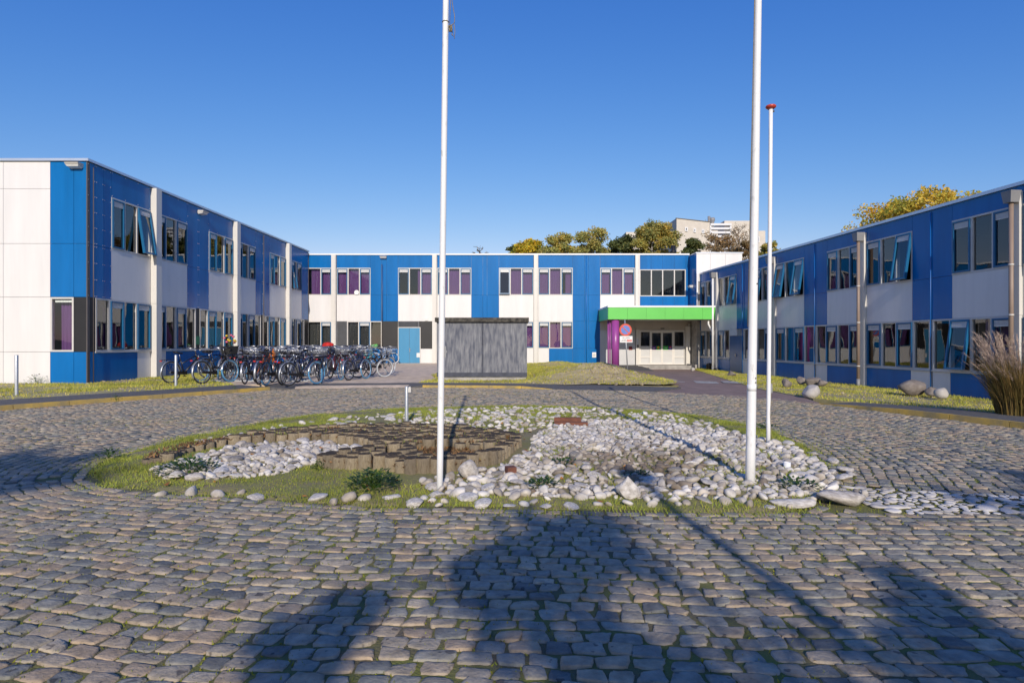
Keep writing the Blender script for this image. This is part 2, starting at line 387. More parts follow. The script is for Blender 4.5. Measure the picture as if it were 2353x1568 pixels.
lower = [(219.5, 345.6, [('F', '-', 220, 248), ('S', 'p0:0.3', 255, 283), ('F', '-', 286.5, 310), ('S', '-', 317, 343)]),
         (365.5, 449.5, [('S', 'p', 366, 380), ('F', 'p0:.6', 381.5, 402), ('S', '-', 406.5, 426.5), ('F', '-', 428.5, 447.5)]),
         (458.6, 533.5, [('F', 'g', 459.5, 474), ('S', 'g', 479.7, 496.3), ('F', '-', 498, 512), ('S', '-', 516, 531.5)]),
         (548.5, 599, [('S', '-', 549, 555.5), ('F', '-', 557, 568), ('S', 'g', 571.7, 584), ('F', '-', 585.5, 597.5)]),
         (604, 655.5, [('F', '-', 605, 615.5), ('S', 'g', 619, 629), ('F', 'g', 631, 641), ('S', '-', 644, 654)]),
         (666.5, 698.5, [('S', '-', 667, 671), ('F', '-', 672, 678), ('S', '-', 680.5, 690), ('F', '-', 691, 697.5)])]
for a, b, li in lower:
    window(left, FL, lu(a), lu(b), LZ[1], LZ[2], [(lu(p), lu(q), k, c) for (k, c, p, q) in li], sill=True)
for a, b in ((200.6, 219.5), (449.5, 458.6), (599, 604), (698.5, 707.5)): cl['k'].append((lu(a), lu(b), LZ[1], LZ[2]))
for a, b, c in ((200.6, 220, 'b'), (220, 316, 'b'), (316, 345.6, 'w'), (365.5, 381, 'w'), (381, 449.5, 'b'), (449.5, 516, 'b'), (516, 534.5, 'w'), (548.5, 557, 'w'), (557, 644, 'b'), (644, 656, 'w'), (666, 678, 'w'), (678, 707.5, 'b')):
    cl[c].append((lu(a), lu(b), LZ[0], LZ[1]))
for k, m, nm in (('w', M_WHITE, 'white_panel'), ('b', M_BLUE, 'blue_panel'), ('k', M_BLACK, 'black_panel')):
    panel_parts(left, FL, cl[k], m, nm)
for a, b in ((345.6, 365.5), (534.5, 548.5), (656, 666.3)):
    ua = lu(a); pilaster(left, FL, ua + .02, ua + .34, 0.21, LZ[0], LZ[5] - 0.02, joints=(LZ[2], LZ[3] + 0.05))
pts = []
for (a, b, z0, z1) in cl['b'] + cl['w']:
    if z0 < 1: continue
    nu = max(2, int((b - a) / 0.55) + 1); nz = max(2, int((z1 - z0) / 0.5) + 1)
    for i in range(nu):
        for j in range(nz):
            pts.append((a + 0.04 + (b - a - 0.08) * i / (nu - 1), z0 + 0.05 + (z1 - z0 - 0.1) * j / (nz - 1)))
rivets(left, FL, pts)
downpipe(left, FL, lu(210.5), 0.06, LZ[0], 6.8, 0.014, M_DARKPIPE)
downpipe(left, FL, lu(603.3), 0.06, LZ[0], 6.85, 0.022, M_DARKPIPE)
wall_lamp(left, FL, lu(459), 6.72)
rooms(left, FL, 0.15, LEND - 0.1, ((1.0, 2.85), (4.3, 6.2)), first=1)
# end wall that faces the court
FE = Facade((-30, 18.82), (1, 0))
def eu(x): return (x - CX) * 0.013443 + 30
ec = {'w': [], 'b': [], 'k': []}
zs = [LZ[0], LZ[1], LZ[2], LZ[3], LZ[4], LZ[5]]
cols = [eu(-700), eu(-300), eu(-140), eu(7.5), eu(115.5)]
for i in range(len(cols) - 1):
    for j in range(5): ec['w'].append((cols[i], cols[i + 1], zs[j], zs[j + 1]))
for a, b in ((115.5, 169.5), (169.5, 198.5)):
    ec['b'] += [(eu(a), eu(b), LZ[0], LZ[1]), (eu(a), eu(b), LZ[2], LZ[3]), (eu(a), eu(b), LZ[3], LZ[5])]
ec['k'].append((eu(169.5), eu(198.5), LZ[1], LZ[2]))
for k, m, nm in (('w', M_WHITE, 'white_panel'), ('b', M_BLUE, 'blue_panel'), ('k', M_BLACK, 'black_panel')):
    panel_parts(left, FE, ec[k], m, nm)
ew = window(left, FE, eu(115.8), eu(169.5), LZ[1] + .005, LZ[2] - .005, [(eu(117), eu(168), 'F', 'p0.2:1')])
mb = MB(); FE.box(mb, eu(124), eu(166), -0.12, -0.05, 2.6, 2.66); mb.build('curtain_rail', M_WHITEPAINT, ew)
mb = MB(); FE.box(mb, eu(198.8), eu(201.2), -0.1, 0.012, LZ[0], LZ[5]); mb.build('corner_trim', M_DARKPIPE, left)
wall_lamp(left, FE, eu(177), 6.78)
mb = MB()
zt0, zt1 = 6.95, 7.03
FL.box(mb, -0.05, LEND, -0.3, 0.06, zt0, zt1); FE.box(mb, 0, 30 + LO[0] + 0.04, -0.3, 0.06, zt0 - 0.001, zt1 - 0.002)
mb.build('roof_trim', M_TRIM, left)
mb = MB(); mb.add([(-30, 18.95, 6.93), (LO[0] - .1, 18.95, 6.93), FL.P(LEND, -.1, 6.93), (-30, 38, 6.93)], [(0, 1, 2, 3)]); mb.build('roof', M_ROOF, left)
mb = MB()
mb.add([FL.P(LEND, 0, 0), FL.P(LEND, 0, 6.93), (-30, FL.P(LEND, 0, 0)[1], 6.93), (-30, FL.P(LEND, 0, 0)[1], 0)], [(0, 1, 2, 3)])
FL.box(mb, 0.05, LEND, -0.4, -0.09, -0.2, 0.03); FE.box(mb, 0, 30 + LO[0], -0.4, -0.09, -0.2, 0.04)
for z in (2.76,): FL.box(mb, 0.05, LEND, -0.12, -0.055, z - 0.0, z + 1.65)
FL.box(mb, 0.05, LEND, -0.12, -0.055, 6.12, 6.93); FL.box(mb, 0.05, LEND, -0.12, -0.055, 0.03, 1.02)
FE.box(mb, 0, eu(115), -0.12, -0.055, 0.04, 6.93); FE.box(mb, eu(115), eu(200), -0.12, -0.055, 2.78, 6.93); FE.box(mb, eu(115), eu(200), -0.12, -0.055, 0.04, 1.05)
mb.build('wall', M_CONC, left)
mb = MB(); FL.box(mb, lu(450.2), lu(458), 0.0, 0.012, 1.28, 1.62); mb.build('green_sticker', mat('green_sticker', (0.02, 0.20, 0.08), .5, .1, 20.0), left)

# ---- main block at the back ------------------------------------------------------
BY = 37.8; BS = 0.027
FB = Facade((0, BY), (1, 0))
def bu(x): return (x - CX) * BS
BZ = (0.02, 1.0, 2.68, 4.30, 5.99, 6.78)
back = empty('main_building', (0, BY + 4, 0), 'long two storey block of blue and white panels across the far side, with purple curtains', 'building', 'wings of the blue and white panel building')
def trio(x0, sc=1.0): return [(x0 + 1, x0 + 24.5), (x0 + 27.5, x0 + 51), (x0 + 53.5, x0 + 78)]
Bg = [(773.5, 851, ['Sp', 'Fp', 'Sp']), (914.3, 993, ['S-', 'Fp.7:1', 'Sp']), (1004.3, 1082.6, ['Sp.6:1', 'Fp', 'Sp']),
      (1146, 1225.7, ['o-', 'Fp', 'Sp']), (1236.3, 1315.5, ['Sp', 'Fp', 'Sp.4:1']), (1378.6, 1457.8, ['Sp', 'Fp', 'Sp'])]
bc = {'w': [], 'b': [], 'k': []}
for a, b, l in Bg:
    window(back, FB, bu(a), bu(b), BZ[3], BZ[4], [(bu(p), bu(q), s[0], s[1:]) for (p, q), s in zip(trio(a), l)])
    bc['b'].append((bu(a), bu(b), BZ[4], BZ[5])); bc['w'].append((bu(a), bu(b), BZ[2], BZ[3]))
window(back, FB, bu(706), bu(762), BZ[3], BZ[4], [(bu(707), bu(736), 'F', 'p.2:1'), (bu(738), bu(761), 'S', 'p')])
bc['b'].append((bu(700), bu(762), BZ[4], BZ[5])); bc['w'].append((bu(700), bu(762), BZ[2], BZ[3]))
window(back, FB, bu(1469), bu(1575), 4.23, 5.89, [(bu(1470), bu(1495), 'F', '-'), (bu(1497), bu(1521), 'F', '-'), (bu(1523), bu(1548), 'F', '-'), (bu(1550), bu(1574), 'F', '-')])
for a, b in ((1469, 1495.5), (1495.5, 1522), (1522, 1549), (1549, 1575.5)): bc['b'] += [(bu(a), bu(b), 5.89, BZ[5]), (bu(a), bu(b), 3.1, 4.23)]
bc['b'] += [(bu(1575.5), bu(1582.6), 3.1, 4.23), (bu(1575.5), bu(1582.6), 4.23, BZ[5])]
for a, b, s1, s2 in ((851, 914.3, 877, 888), (1082.6, 1146, 1109, 1118.7)):
    for p, q in ((a, s1), (s1, s2), (s2, b)): bc['b'] += [(bu(p), bu(q), BZ[2], BZ[3]), (bu(p), bu(q), BZ[3], BZ[5])]
for p, q in ((1315.5, 1342.5), (1342.5, 1351.5), (1351.5, 1378.3)):
    for j in (1, 2, 3): bc['b'].append((bu(p), bu(q), BZ[j], BZ[j + 1] if j < 3 else BZ[5]))
window(back, FB, bu(706), bu(762), BZ[1], BZ[2], [(bu(707), bu(736), 'F', 'g'), (bu(738), bu(761), 'S', 'g')])
window(back, FB, bu(797.5), bu(877), BZ[1], BZ[2], [(bu(799), bu(823), 'F', 'g'), (bu(825), bu(850), 'S', 'g'), (bu(852), bu(876), 'F', 'g')])
window(back, FB, bu(1146), bu(1225.7), BZ[1], BZ[2], [(bu(p), bu(q), s, 'p') for (p, q), s in zip(trio(1146), 'SFS')])
window(back, FB, bu(1236.3), bu(1315.5), BZ[1], BZ[2], [(bu(p), bu(q), s, 'p') for (p, q), s in zip(trio(1236.3), 'SFS')])
window(back, FB, bu(1004.3), bu(1082.6), BZ[1], BZ[2], [(bu(p), bu(q), s, 'p') for (p, q), s in zip(trio(1004.3), 'SFS')])
bc['b'].append((bu(1082.6), bu(1146), BZ[1], BZ[2]))
bc['k'] += [(bu(878), bu(913.5), BZ[1] - .02, BZ[2]), (bu(966), bu(992.5), BZ[1] - .02, BZ[2]), (bu(962.5), bu(966), 2.3, BZ[2])]
bc['w'] += [(bu(966), bu(993), BZ[0], BZ[1] - .02), (bu(1004.3), bu(1146), BZ[0], BZ[1]), (bu(1146), bu(1225.7), BZ[0], BZ[1]), (bu(1236.3), bu(1261), BZ[0], BZ[1]), (bu(735.5), bu(762), BZ[0], BZ[1]), (bu(773.5), bu(797), BZ[0], BZ[1])]
bc['b'] += [(bu(700), bu(735.5), BZ[0], BZ[1]), (bu(797), bu(877.5), BZ[0], BZ[1]), (bu(877.5), bu(913.5), BZ[0], BZ[1] - .02), (bu(1261), bu(1315.5), BZ[0], BZ[1]), (bu(1315.5), bu(1342.5), BZ[0], BZ[1]), (bu(1342.5), bu(1378.3), BZ[0], BZ[1])]
for k, m, nm in (('w', M_WHITE, 'white_panel'), ('b', M_BLUE, 'blue_panel'), ('k', M_BLACK, 'black_panel')):
    panel_parts(back, FB, bc[k], m, nm)
for a, b in ((762, 773.3), (993.2, 1004.2), (1225.8, 1236.2), (1458, 1469)):
    pilaster(back, FB, bu(a) + .01, bu(b) - .01, 0.16, BZ[0] if a < 1400 else 3.1, BZ[5] + 0.02, joints=(BZ[2], 5.2) if a < 1400 else (5.2,))
    mb = MB(); FB.box(mb, bu(b) - .085, bu(b) - .02, 0.162, 0.19, BZ[0] if a < 1400 else 3.1, BZ[5]); mb.build('pilaster_strip', M_CREAM, back)
def louver(Fc, bld, u0, u1, z0, z1, n, m=None):
    mb = MB(); mb.cur = 0
    Fc.box(mb, u0, u1, -.1, -.06, z0, z1); Fc.box(mb, u0, u0 + .03, -.06, .015, z0, z1); Fc.box(mb, u1 - .03, u1, -.06, .015, z0, z1)
    for i in range(n):
        z = z0 + (z1 - z0) * (i + .15) / n; h = (z1 - z0) / n
        mb.box8([Fc.P(*q) for q in [(u0 + .03, .01, z), (u1 - .03, .01, z), (u1 - .03, .0, z - .01), (u0 + .03, .0, z - .01), (u0 + .03, -.05, z + h * .75), (u1 - .03, -.05, z + h * .75), (u1 - .03, -.06, z + h * .7), (u0 + .03, -.06, z + h * .7)]])
    return mb.build('louvre', m or mat('grey_louvre', (0.20, 0.205, 0.215), .4, .1, 3.0, metal=.3), bld)
louver(FB, back, bu(773.6), bu(797.3), BZ[1], BZ[2], 26)
louver(FB, back, bu(914.5), bu(962.4), 2.32, 2.67, 6)
M_DOORBLUE = mat('door_blue', (0.05, 0.24, 0.42), 0.4, 0.08, 1.2, stretch=(1, 1, .3))
mb = MB()
FB.box(mb, bu(914.2), bu(915.6), -.06, .02, .02, 2.27); FB.box(mb, bu(964.3), bu(966), -.06, .02, .02, 2.3); FB.box(mb, bu(914.2), bu(966), -.06, .021, 2.27, 2.32)
df = mb.build('door_frame', M_CREAM, back)
for a, b in ((915.7, 940), (940.2, 964.2)):
    mb = MB(); FB.box(mb, bu(a) + .005, bu(b) - .005, -.05, .005, .03, 2.265); mb.build('door', M_DOORBLUE, df)
mb = MB(); FB.box(mb, bu(940.5), bu(942), .005, .02, .78, 1.02); FB.box(mb, bu(940.6), bu(944), .03, .045, .93, .95); mb.build('handle', M_CHROME, df)
mb = MB(); FB.box(mb, bu(957), bu(965), 0.0, .03, .45, .72); FB.box(mb, bu(976), bu(983), 0.001, .05, 2.72, 2.9); mb.build('meter_box', M_WHITE, back)
mb = MB(); FB.box(mb, bu(1360), bu(1369), 0, .04, .44, .76); w_ = mb.build('vent_cover', M_WHITEPAINT, back)
mb = MB(); mb.tube([FB.P(bu(1364.5), .04, .6), FB.P(bu(1364.5), .06, .6)], .09, 16); mb.build('vent_cap', M_CREAM, w_)
downpipe(back, FB, bu(877.6), .05, BZ[0], 6.2, .022, M_DARKPIPE); downpipe(back, FB, bu(1346.5), .05, BZ[0], 6.75, .02, M_BLUEPIPE)
downpipe(back, FB, bu(879.5), .05, 2.7, 6.2, .018, M_BLUEPIPE)
wall_lamp(back, FB, bu(881.5), 6.62)
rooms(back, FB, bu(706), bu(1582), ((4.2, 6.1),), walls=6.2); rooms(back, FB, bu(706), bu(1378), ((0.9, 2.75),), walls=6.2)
mb = MB(); FB.box(mb, bu(690), bu(1583), -0.3, 0.07, 6.78, 6.87); mb.build('roof_trim', mat('white_roof_trim', (0.78, 0.78, 0.78), .3, .03, 2.0), back)
mb = MB(); mb.add([(bu(690), BY + .1, 6.76), (bu(1640), BY + .1, 6.76), (bu(1640), BY + 12, 6.76), (bu(690), BY + 12, 6.76)], [(0, 1, 2, 3)]); mb.build('roof', M_ROOF, back)
mb = MB()
FB.box(mb, bu(690), bu(1583), -.12, -.055, 6.02, 6.76); FB.box(mb, bu(690), bu(1469), -.12, -.055, 2.75, 4.27); FB.box(mb, bu(690), bu(1378), -.12, -.055, -.1, .98)
FB.box(mb, bu(1469), bu(1583), -.12, -.055, 2.75, 4.2); FB.box(mb, bu(690), bu(1583), -.4, -.1, -.3, .0)
for a, b in ((851, 914.3), (1082.6, 1146), (1315.5, 1378)): FB.box(mb, bu(a), bu(b), -.12, -.055, 1 if a > 900 else 2.7, 6.1)
FB.box(mb, bu(877), bu(1004), -.12, -.07, 0, 2.75); FB.box(mb, bu(762), bu(798), -.12, -.105, 0, 2.75)
for a, b in ((762, 773.3), (993.2, 1004.2), (1225.8, 1236.2), (1457.8, 1469), (1575, 1583)): FB.box(mb, bu(a), bu(b), -.13, -.06, .9 if a < 1400 else 2.7, 6.1)
mb.build('wall', M_CONC, back)

# white stair block rising beside the right wing
SY = 36.35; sx0 = 10.98; FS = Facade((sx0, SY), (1, 0)); FSs = Facade((sx0, BY), (0, -1))
stair = empty('stair_tower', (12.4, 38, 0), 'white topped block rising behind the roof edge of the right wing', 'building')
panel_parts(stair, FS, [(a, b, 5.0, 6.68) for a, b in ((0.02, 0.85), (.85, 1.75), (1.75, 2.75))], M_WHITE, 'white_panel')
panel_parts(stair, FSs, [(0.03, 1.43, 4.3, 6.66), (.03, 1.43, 3.0, 4.3)], M_BLUE, 'blue_panel')
mb = MB(); mb.box(sx0 - .03, sx0 + 2.8, SY - .04, SY + .3, 6.68, 6.74); mb.box(sx0 - .031, sx0 + .25, SY + .3, BY, 6.681, 6.741); mb.build('roof_trim', M_TRIM, stair)
mb = MB(); mb.box(sx0 + .06, sx0 + 2.75, SY + .06, SY + 9, -.3, 6.675); mb.build('wall', M_CONC, stair)
louver(FSs, stair, .35, .95, 3.3, 3.75, 6)
wall_lamp(stair, FSs, .75, 4.75)
downpipe(stair, FS, .05, .06, 2.9, 5.5, .045, M_WHITEPAINT)
mb = MB(); mb.lathe((sx0 - .35, BY + 2.4, 6.76), [(.22, 0), (.17, .1), (.14, .5), (.2, .52), (.2, .6), (.13, .66), (.13, 1.0), (.0, 1.02)], 16)
tag(mb.build('flue_pipe', M_BLACK, origin=(sx0 - .35, BY + 2.4, 6.76)), 'short black flue pipe standing on the roof of the main block', 'flue')

# ---- right wing -------------------------------------------------------------------
def rd(x): return 20500.0 / (x - 1045)
RE = Vector((0.09357, -1)).normalized(); RO = (14.643 - .09357 * 36.3, 36.3); RK = 1 / abs(RE.y)
FR = Facade(RO, RE); FR.n = Vector((-abs(RE.y), -RE.x, 0)) if False else Vector((RE.y, -RE.x, 0))
def ru(x): return (36.3 - rd(x)) * RK
RZ = (-0.30, 0.51, 2.06, 3.33, 4.93, 5.42)
right = empty('wing_building', (RO[0] + 6, 24, 0), 'lower wing of dark blue panels with downpipes behind the boulders and the tall ornamental grass', 'building', 'wings of the blue and white panel building')
U0, U1 = ru(1605), ru(3050)
Rg = [(1609.8, 1643.5, [('S', '-'), ('F', '-'), ('S', '-')]), (1649.7, 1692, [('F', '-'), ('F', '-'), ('O', '-')]), (1738, 1776, [('O', '-'), ('F', 'p'), ('F', '-')]),
      (1783, 1846.8, [('O', '-'), ('F', '-'), ('O', '-')]), (1899.6, 1981, [('S', 'p0:.7'), ('F', '-'), ('S', '-')]), (1990.8, 2095.5, [('S', '-'), ('F', '-'), ('O', '-')]),
      (2187, 2334, [('S', '-'), ('F', '-'), ('S', '-')]), (2350, 2560, [('S', '-'), ('F', '-'), ('S', '-')])]
rc = {'w': [], 'b': []}
def split3(a, b): w = (b - a) / 3; return [(a + w * i + .03, a + w * (i + 1) - .03) for i in range(3)]
for a, b, l in Rg:
    ua, ub = ru(a), ru(b)
    window(right, FR, ua, ub, RZ[3], RZ[4], [(p, q, k, c) for (p, q), (k, c) in zip(split3(ua, ub), l)])
    rc['b'].append((ua, ub, RZ[4], RZ[5])); rc['w'].append((ua, ub, RZ[2], RZ[3]))
for a, b, mid in ((1692, 1738, 1709), (1846.8, 1899.6, 1872), (2095.5, 2187, 2139), (2560, 3050, 2800)):
    for p, q in ((a, mid), (mid, b)): rc['b'] += [(ru(p), ru(q), RZ[2], RZ[3]), (ru(p), ru(q), RZ[3], RZ[5])]
rc['b'] += [(ru(1605), ru(1609.8), RZ[2], RZ[5])]
for a, b in ((1643.5, 1649.7), (1776, 1783), (1981, 1990.8), (2334, 2350)):
    ua, ub = ru(a), ru(b)
    pilaster(right, FR, ua + .01, ub - .01, 0.10, RZ[0], RZ[5] - .15, joints=(RZ[1], RZ[2], RZ[3]))
    rc['b'].append((ua, ub, RZ[5] - .15, RZ[5]))
    m = (ua + ub) / 2
    pm = M_WHITEPAINT if a < 1700 else M_BROWNPIPE
    downpipe(right, FR, m, .24, RZ[0] + .35, RZ[5] - .45, .055, pm, True, (.5, 2.05, 3.35) if a > 1700 else ())
    mb = MB(); mb.tube([FR.P(m, .24, RZ[0]), FR.P(m, .24, RZ[0] + .36)], .062, 12); mb.build('pipe_shoe', M_GREYPLAST, right)
def lowband(a, b, kinds):
    ua, ub = ru(a), ru(b); n = len(kinds); ws = [.72 if k[0] in 'SOo' else .66 for k in kinds]; s = sum(ws); x = ua; li = []
    for k, w_ in zip(kinds, ws):
        e = x + (ub - ua) * w_ / s; li.append((x + .03, e - .03, k[0], k[1:])); x = e
    window(right, FR, ua, ub, RZ[1], RZ[2], li, sill=True)
lowband(1609.8, 1643.5, ['S-', 'F-', 'S-']); lowband(1649.7, 1676, ['S-', 'F-'])
lowband(1708, 1776, ['F-', 'F-', 'F-', 'S-']); lowband(1783, 1871, ['S-', 'Fp0:.5', 'Sp', 'Fp0:.4']); lowband(1874, 1981, ['F-', 'S-', 'F-', 'S-'])
lowband(1990.8, 2137, ['S-', 'F-', 'S-', 'F-']); lowband(2142, 2334, ['F-', 'O-', 'Fp.3:1', 'Sp']); lowband(2350, 2700, ['S-', 'F-', 'S-', 'F-'])
rc['w'] += [(ru(1676), ru(1692), 1.72, RZ[2])]
for a, b, c in ((1605, 1643.5, 'b'), (1649.7, 1676, 'b'), (1706, 1718, 'w'), (1718, 1776, 'b'), (1783, 1846.8, 'b'), (1846.8, 1871, 'w'), (1874, 1899.6, 'w'), (1899.6, 1981, 'b'), (1990.8, 2092, 'b'), (2092, 2137, 'w'), (2142, 2183, 'w'), (2183, 2334, 'b'), (2350, 2560, 'b')):
    rc[c].append((ru(a), ru(b), RZ[0], RZ[1] - .04))
for k, m, nm in (('w', M_WHITE, 'white_panel'), ('b', M_BLUE, 'blue_panel')):
    panel_parts(right, FR, rc[k], m, nm)
mb = MB(); FR.box(mb, ru(1676.5), ru(1691), -.05, .0, RZ[0], 1.70); FR.box(mb, ru(1691), ru(1705.5), -.05, .0, RZ[0], 1.70); mb.build('door', mat('dark_blue_door', (0.02, 0.11, 0.25), .3, .1, 2.0), right)
mb = MB(); FR.box(mb, ru(1690.2), ru(1691.0), .0, .05, .62, .78); mb.build('handle', M_CHROME, right)
for x in (1872.5, 2139.5): downpipe(right, FR, ru(x), .03, RZ[0], 5.35, .014, M_BLUEPIPE)
downpipe(right, FR, ru(1707.3), .05, RZ[0], 5.35, .02, M_BLUEPIPE)
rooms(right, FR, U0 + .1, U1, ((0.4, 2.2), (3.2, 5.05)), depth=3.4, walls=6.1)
mb = MB(); FR.box(mb, U0, U1, -.3, .07, 5.42, 5.51); mb.build('roof_trim', M_TRIM, right)
mb = MB(); FR.box(mb, U0, U1, -.12, -.055, 2.1, 3.3); FR.box(mb, U0, U1, -.12, -.055, 4.95, 5.42); FR.box(mb, U0, U1, -.12, -.055, -.4, .48); FR.box(mb, ru(1676), ru(1708), -.12, -.055, -.3, 5.4)
FR.box(mb, ru(1605), ru(1609.8), -.12, -.055, 0, 5.4)
for a, b in ((1643.5, 1649.7), (1776, 1783), (1981, 1990.8), (2334, 2350), (1871, 1874), (2137, 2142)): FR.box(mb, ru(a), ru(b), -.13, -.06, .4, 5.1)
for a, b in ((1692, 1738), (1846.8, 1899.6), (2095.5, 2187), (2560, 3050)): FR.box(mb, ru(a), ru(b), -.13, -.06, 3.2, 5.1)
mb.build('wall', M_CONC, right)
mb = MB(); mb.add([FR.P(U0, -.1, 5.4), FR.P(U1, -.1, 5.4), FR.P(U1, -14, 5.4), FR.P(U0, -14, 5.4)], [(0, 1, 2, 3)]); FR.box(mb, U0, U1, -14, -13.9, -.3, 5.4); FR.box(mb, U1 - .1, U1, -14, -.1, -.3, 5.4); mb.build('roof', M_ROOF, right)

# ---- entrance with green canopy -----------------------------------------------------
ent = empty('entrance_canopy', (8.2, 36, 0), 'bright green canopy over the glass entrance doors, held by a purple column', 'canopy')
CYF = 34.05; cx0, cx1 = 5.40, 11.5
mb = MB()
xs = [cx0, cx0 + 1.05, cx0 + 2.1, cx0 + 3.15, cx0 + 4.2, cx0 + 5.25, cx1]
for i in range(6): mb.box(xs[i] + .004, xs[i + 1] - .004, CYF, CYF + .04, 2.66, 3.32)
for a, b in ((CYF + .045, CYF + 1.9), (CYF + 1.9, BY - .01)): mb.box(cx0 - .03, cx0 + .012, a, b - .006, 2.66, 3.32)
mb.build('fascia', M_GREEN, ent)
mb = MB(); mb.box(cx0 - .06, cx1, CYF - .03, CYF + .2, 3.325, 3.42); mb.box(cx0 - .061, cx0 + .2, CYF + .2, BY - .01, 3.326, 3.421); mb.build('roof_trim', mat('white_roof_trim', (0.78, 0.78, 0.78)), ent)
mb = MB(); mb.box(cx0 + .02, cx1 + .3, CYF + .05, BY - .02, 2.70, 2.76); mb.box(cx0 + .02, cx1 + .4, CYF + .06, BY, 3.28, 3.32); mb.build('soffit', M_WHITE2, ent)
c_ = G(1408.5, 842.5, -.03); X0, Y0 = 5.72, 34.35
mb = MB(); mb.tube([(X0 + .1, Y0, -.1), (X0 + .1, Y0, 2.66)], .22, 32)
for k in range(2): mb.tube([(X0 - .17 - .085 * k, Y0 + .15 + .12 * k, -.1), (X0 - .17 - .085 * k, Y0 + .15 + .12 * k, 2.66)], .042, 16)
mb.build('column', M_PURPCOL, ent)
def ex(cx): return 5.262 + .003084 * cx
def ez(cy): return EYE + (HY - (692.2 + cy * .11424)) * BS
M_BEIGE = mat('beige_cladding', (0.50, 0.45, 0.38), .4, .06, 1.2)
M_LGREY = mat('light_grey_cladding', (0.56, 0.56, 0.56), .35, .05, 1.2)
mb = MB()
for a, b in ((62, 410), (410, 765), (765, 1112), (1112, 1468), (1468, 1820), (1820, 2060)): FB.box(mb, ex(a) + .005, ex(b) - .005, -.05, 0, ez(575), 2.70)
mb.build('upper_cladding', M_BEIGE, ent)
mb = MB()
for a, b in ((62, 215), (215, 768)):
    FB.box(mb, ex(a) + .005, ex(b) - .005, -.05, 0, ez(955), ez(580)); FB.box(mb, ex(a) + .005, ex(b) - .005, -.05, 0, -.15, ez(960))
FB.box(mb, ex(1760), ex(2060), -.05, -.01, -.2, ez(580))
FB.box(mb, bu(1378.3), bu(1582), -.2, -.12, 2.6, 2.75); FB.box(mb, bu(1378.3), ex(848), -.2, -.12, -.2, 2.75); FB.box(mb, ex(1760), ex(2080), -.2, -.12, -.2, 2.75); FB.box(mb, ex(848), ex(1760), -.2, -.12, ez(580), 2.75)
mb.build('grey_cladding', M_LGREY, ent)
mb = MB(); FB.box(mb, ex(778), ex(845), 0, .16, -.02, ez(565)); ip = mb.build('intercom_post', M_WHITE2, ent)
mb = MB(); FB.box(mb, ex(798), ex(826), .16, .18, ez(860), ez(795)); FB.box(mb, ex(800), ex(824), .161, .181, ez(790), ez(752)); mb.build('intercom_panel', M_STEEL, ip)
mb = MB(); FB.box(mb, ex(800), ex(826), .16, .2, ez(922), ez(870)); mb.build('card_reader', M_BLACK, ip)
# doors
M_DWHITE = mat('door_frame_white', (0.72, 0.69, 0.64), .35, .04, 3.0); M_DPANEL = mat('door_panel_grey', (0.58, 0.58, 0.57), .35, .04, 2.0)
mb = MB(); zt = ez(580); t = .07
FB.box(mb, ex(848), ex(1760), -.1, .03, zt - .1, zt)
for a, b in ((848, 882), (1064, 1088), (1532, 1560), (1746, 1760)): FB.box(mb, ex(a), ex(b), -.1, .029, 0, zt - .1)
for a, b in ((882, 1064), (1560, 1746)):
    FB.box(mb, ex(a), ex(b), -.1, .02, ez(1125), ez(1105)); FB.box(mb, ex(a), ex(b), -.1, .02, 0, .08)
dfm = mb.build('door_frame', M_DWHITE, ent)
for a, b in ((882, 1064), (1560, 1746)):
    for z0, z1 in ((.08, ez(1125)), (ez(1105), ez(897))): mb = MB(); FB.box(mb, ex(a), ex(b), -.06, -.02, z0, z1); mb.build('lower_panel', M_DPANEL, dfm)
mb = MB()
for a, b in ((882, 1064), (1560, 1746)): FB.quad(mb, ex(a), ex(b), -.03, ez(895), ez(608))
mb.build('pane', M_GLASS, dfm)
STK = [(1092, 1195, (0.10, 0.02, 0.20)), (1197, 1284, (0.02, 0.32, 0.06)), (1332, 1434, (0.05, 0.42, 0.06)), (1436, 1526, (0.05, 0.015, 0.22))]
def text(s, size, mtl, name, parent, loc, rot=(R(90), 0, 0), ext=.002, shear=0.0, sx=1.0):
    cu = bpy.data.curves.new(name, 'FONT'); cu.body = s; cu.size = size; cu.extrude = ext; cu.align_x = 'CENTER'; cu.align_y = 'CENTER'; cu.shear = shear
    o = bpy.data.objects.new(name, cu); COL.objects.link(o); o.location = loc; o.rotation_euler = rot; o.scale = (sx, 1, 1)
    dg = bpy.context.evaluated_depsgraph_get(); dg.update()
    me = bpy.data.meshes.new_from_object(o.evaluated_get(dg)); me.transform(Matrix.Translation(loc) @ Euler(rot).to_matrix().to_4x4() @ Matrix.Diagonal((sx, 1, 1, 1)))
    bpy.data.objects.remove(o); me.materials.clear(); me.materials.append(mtl)
    return link(name, me, parent)
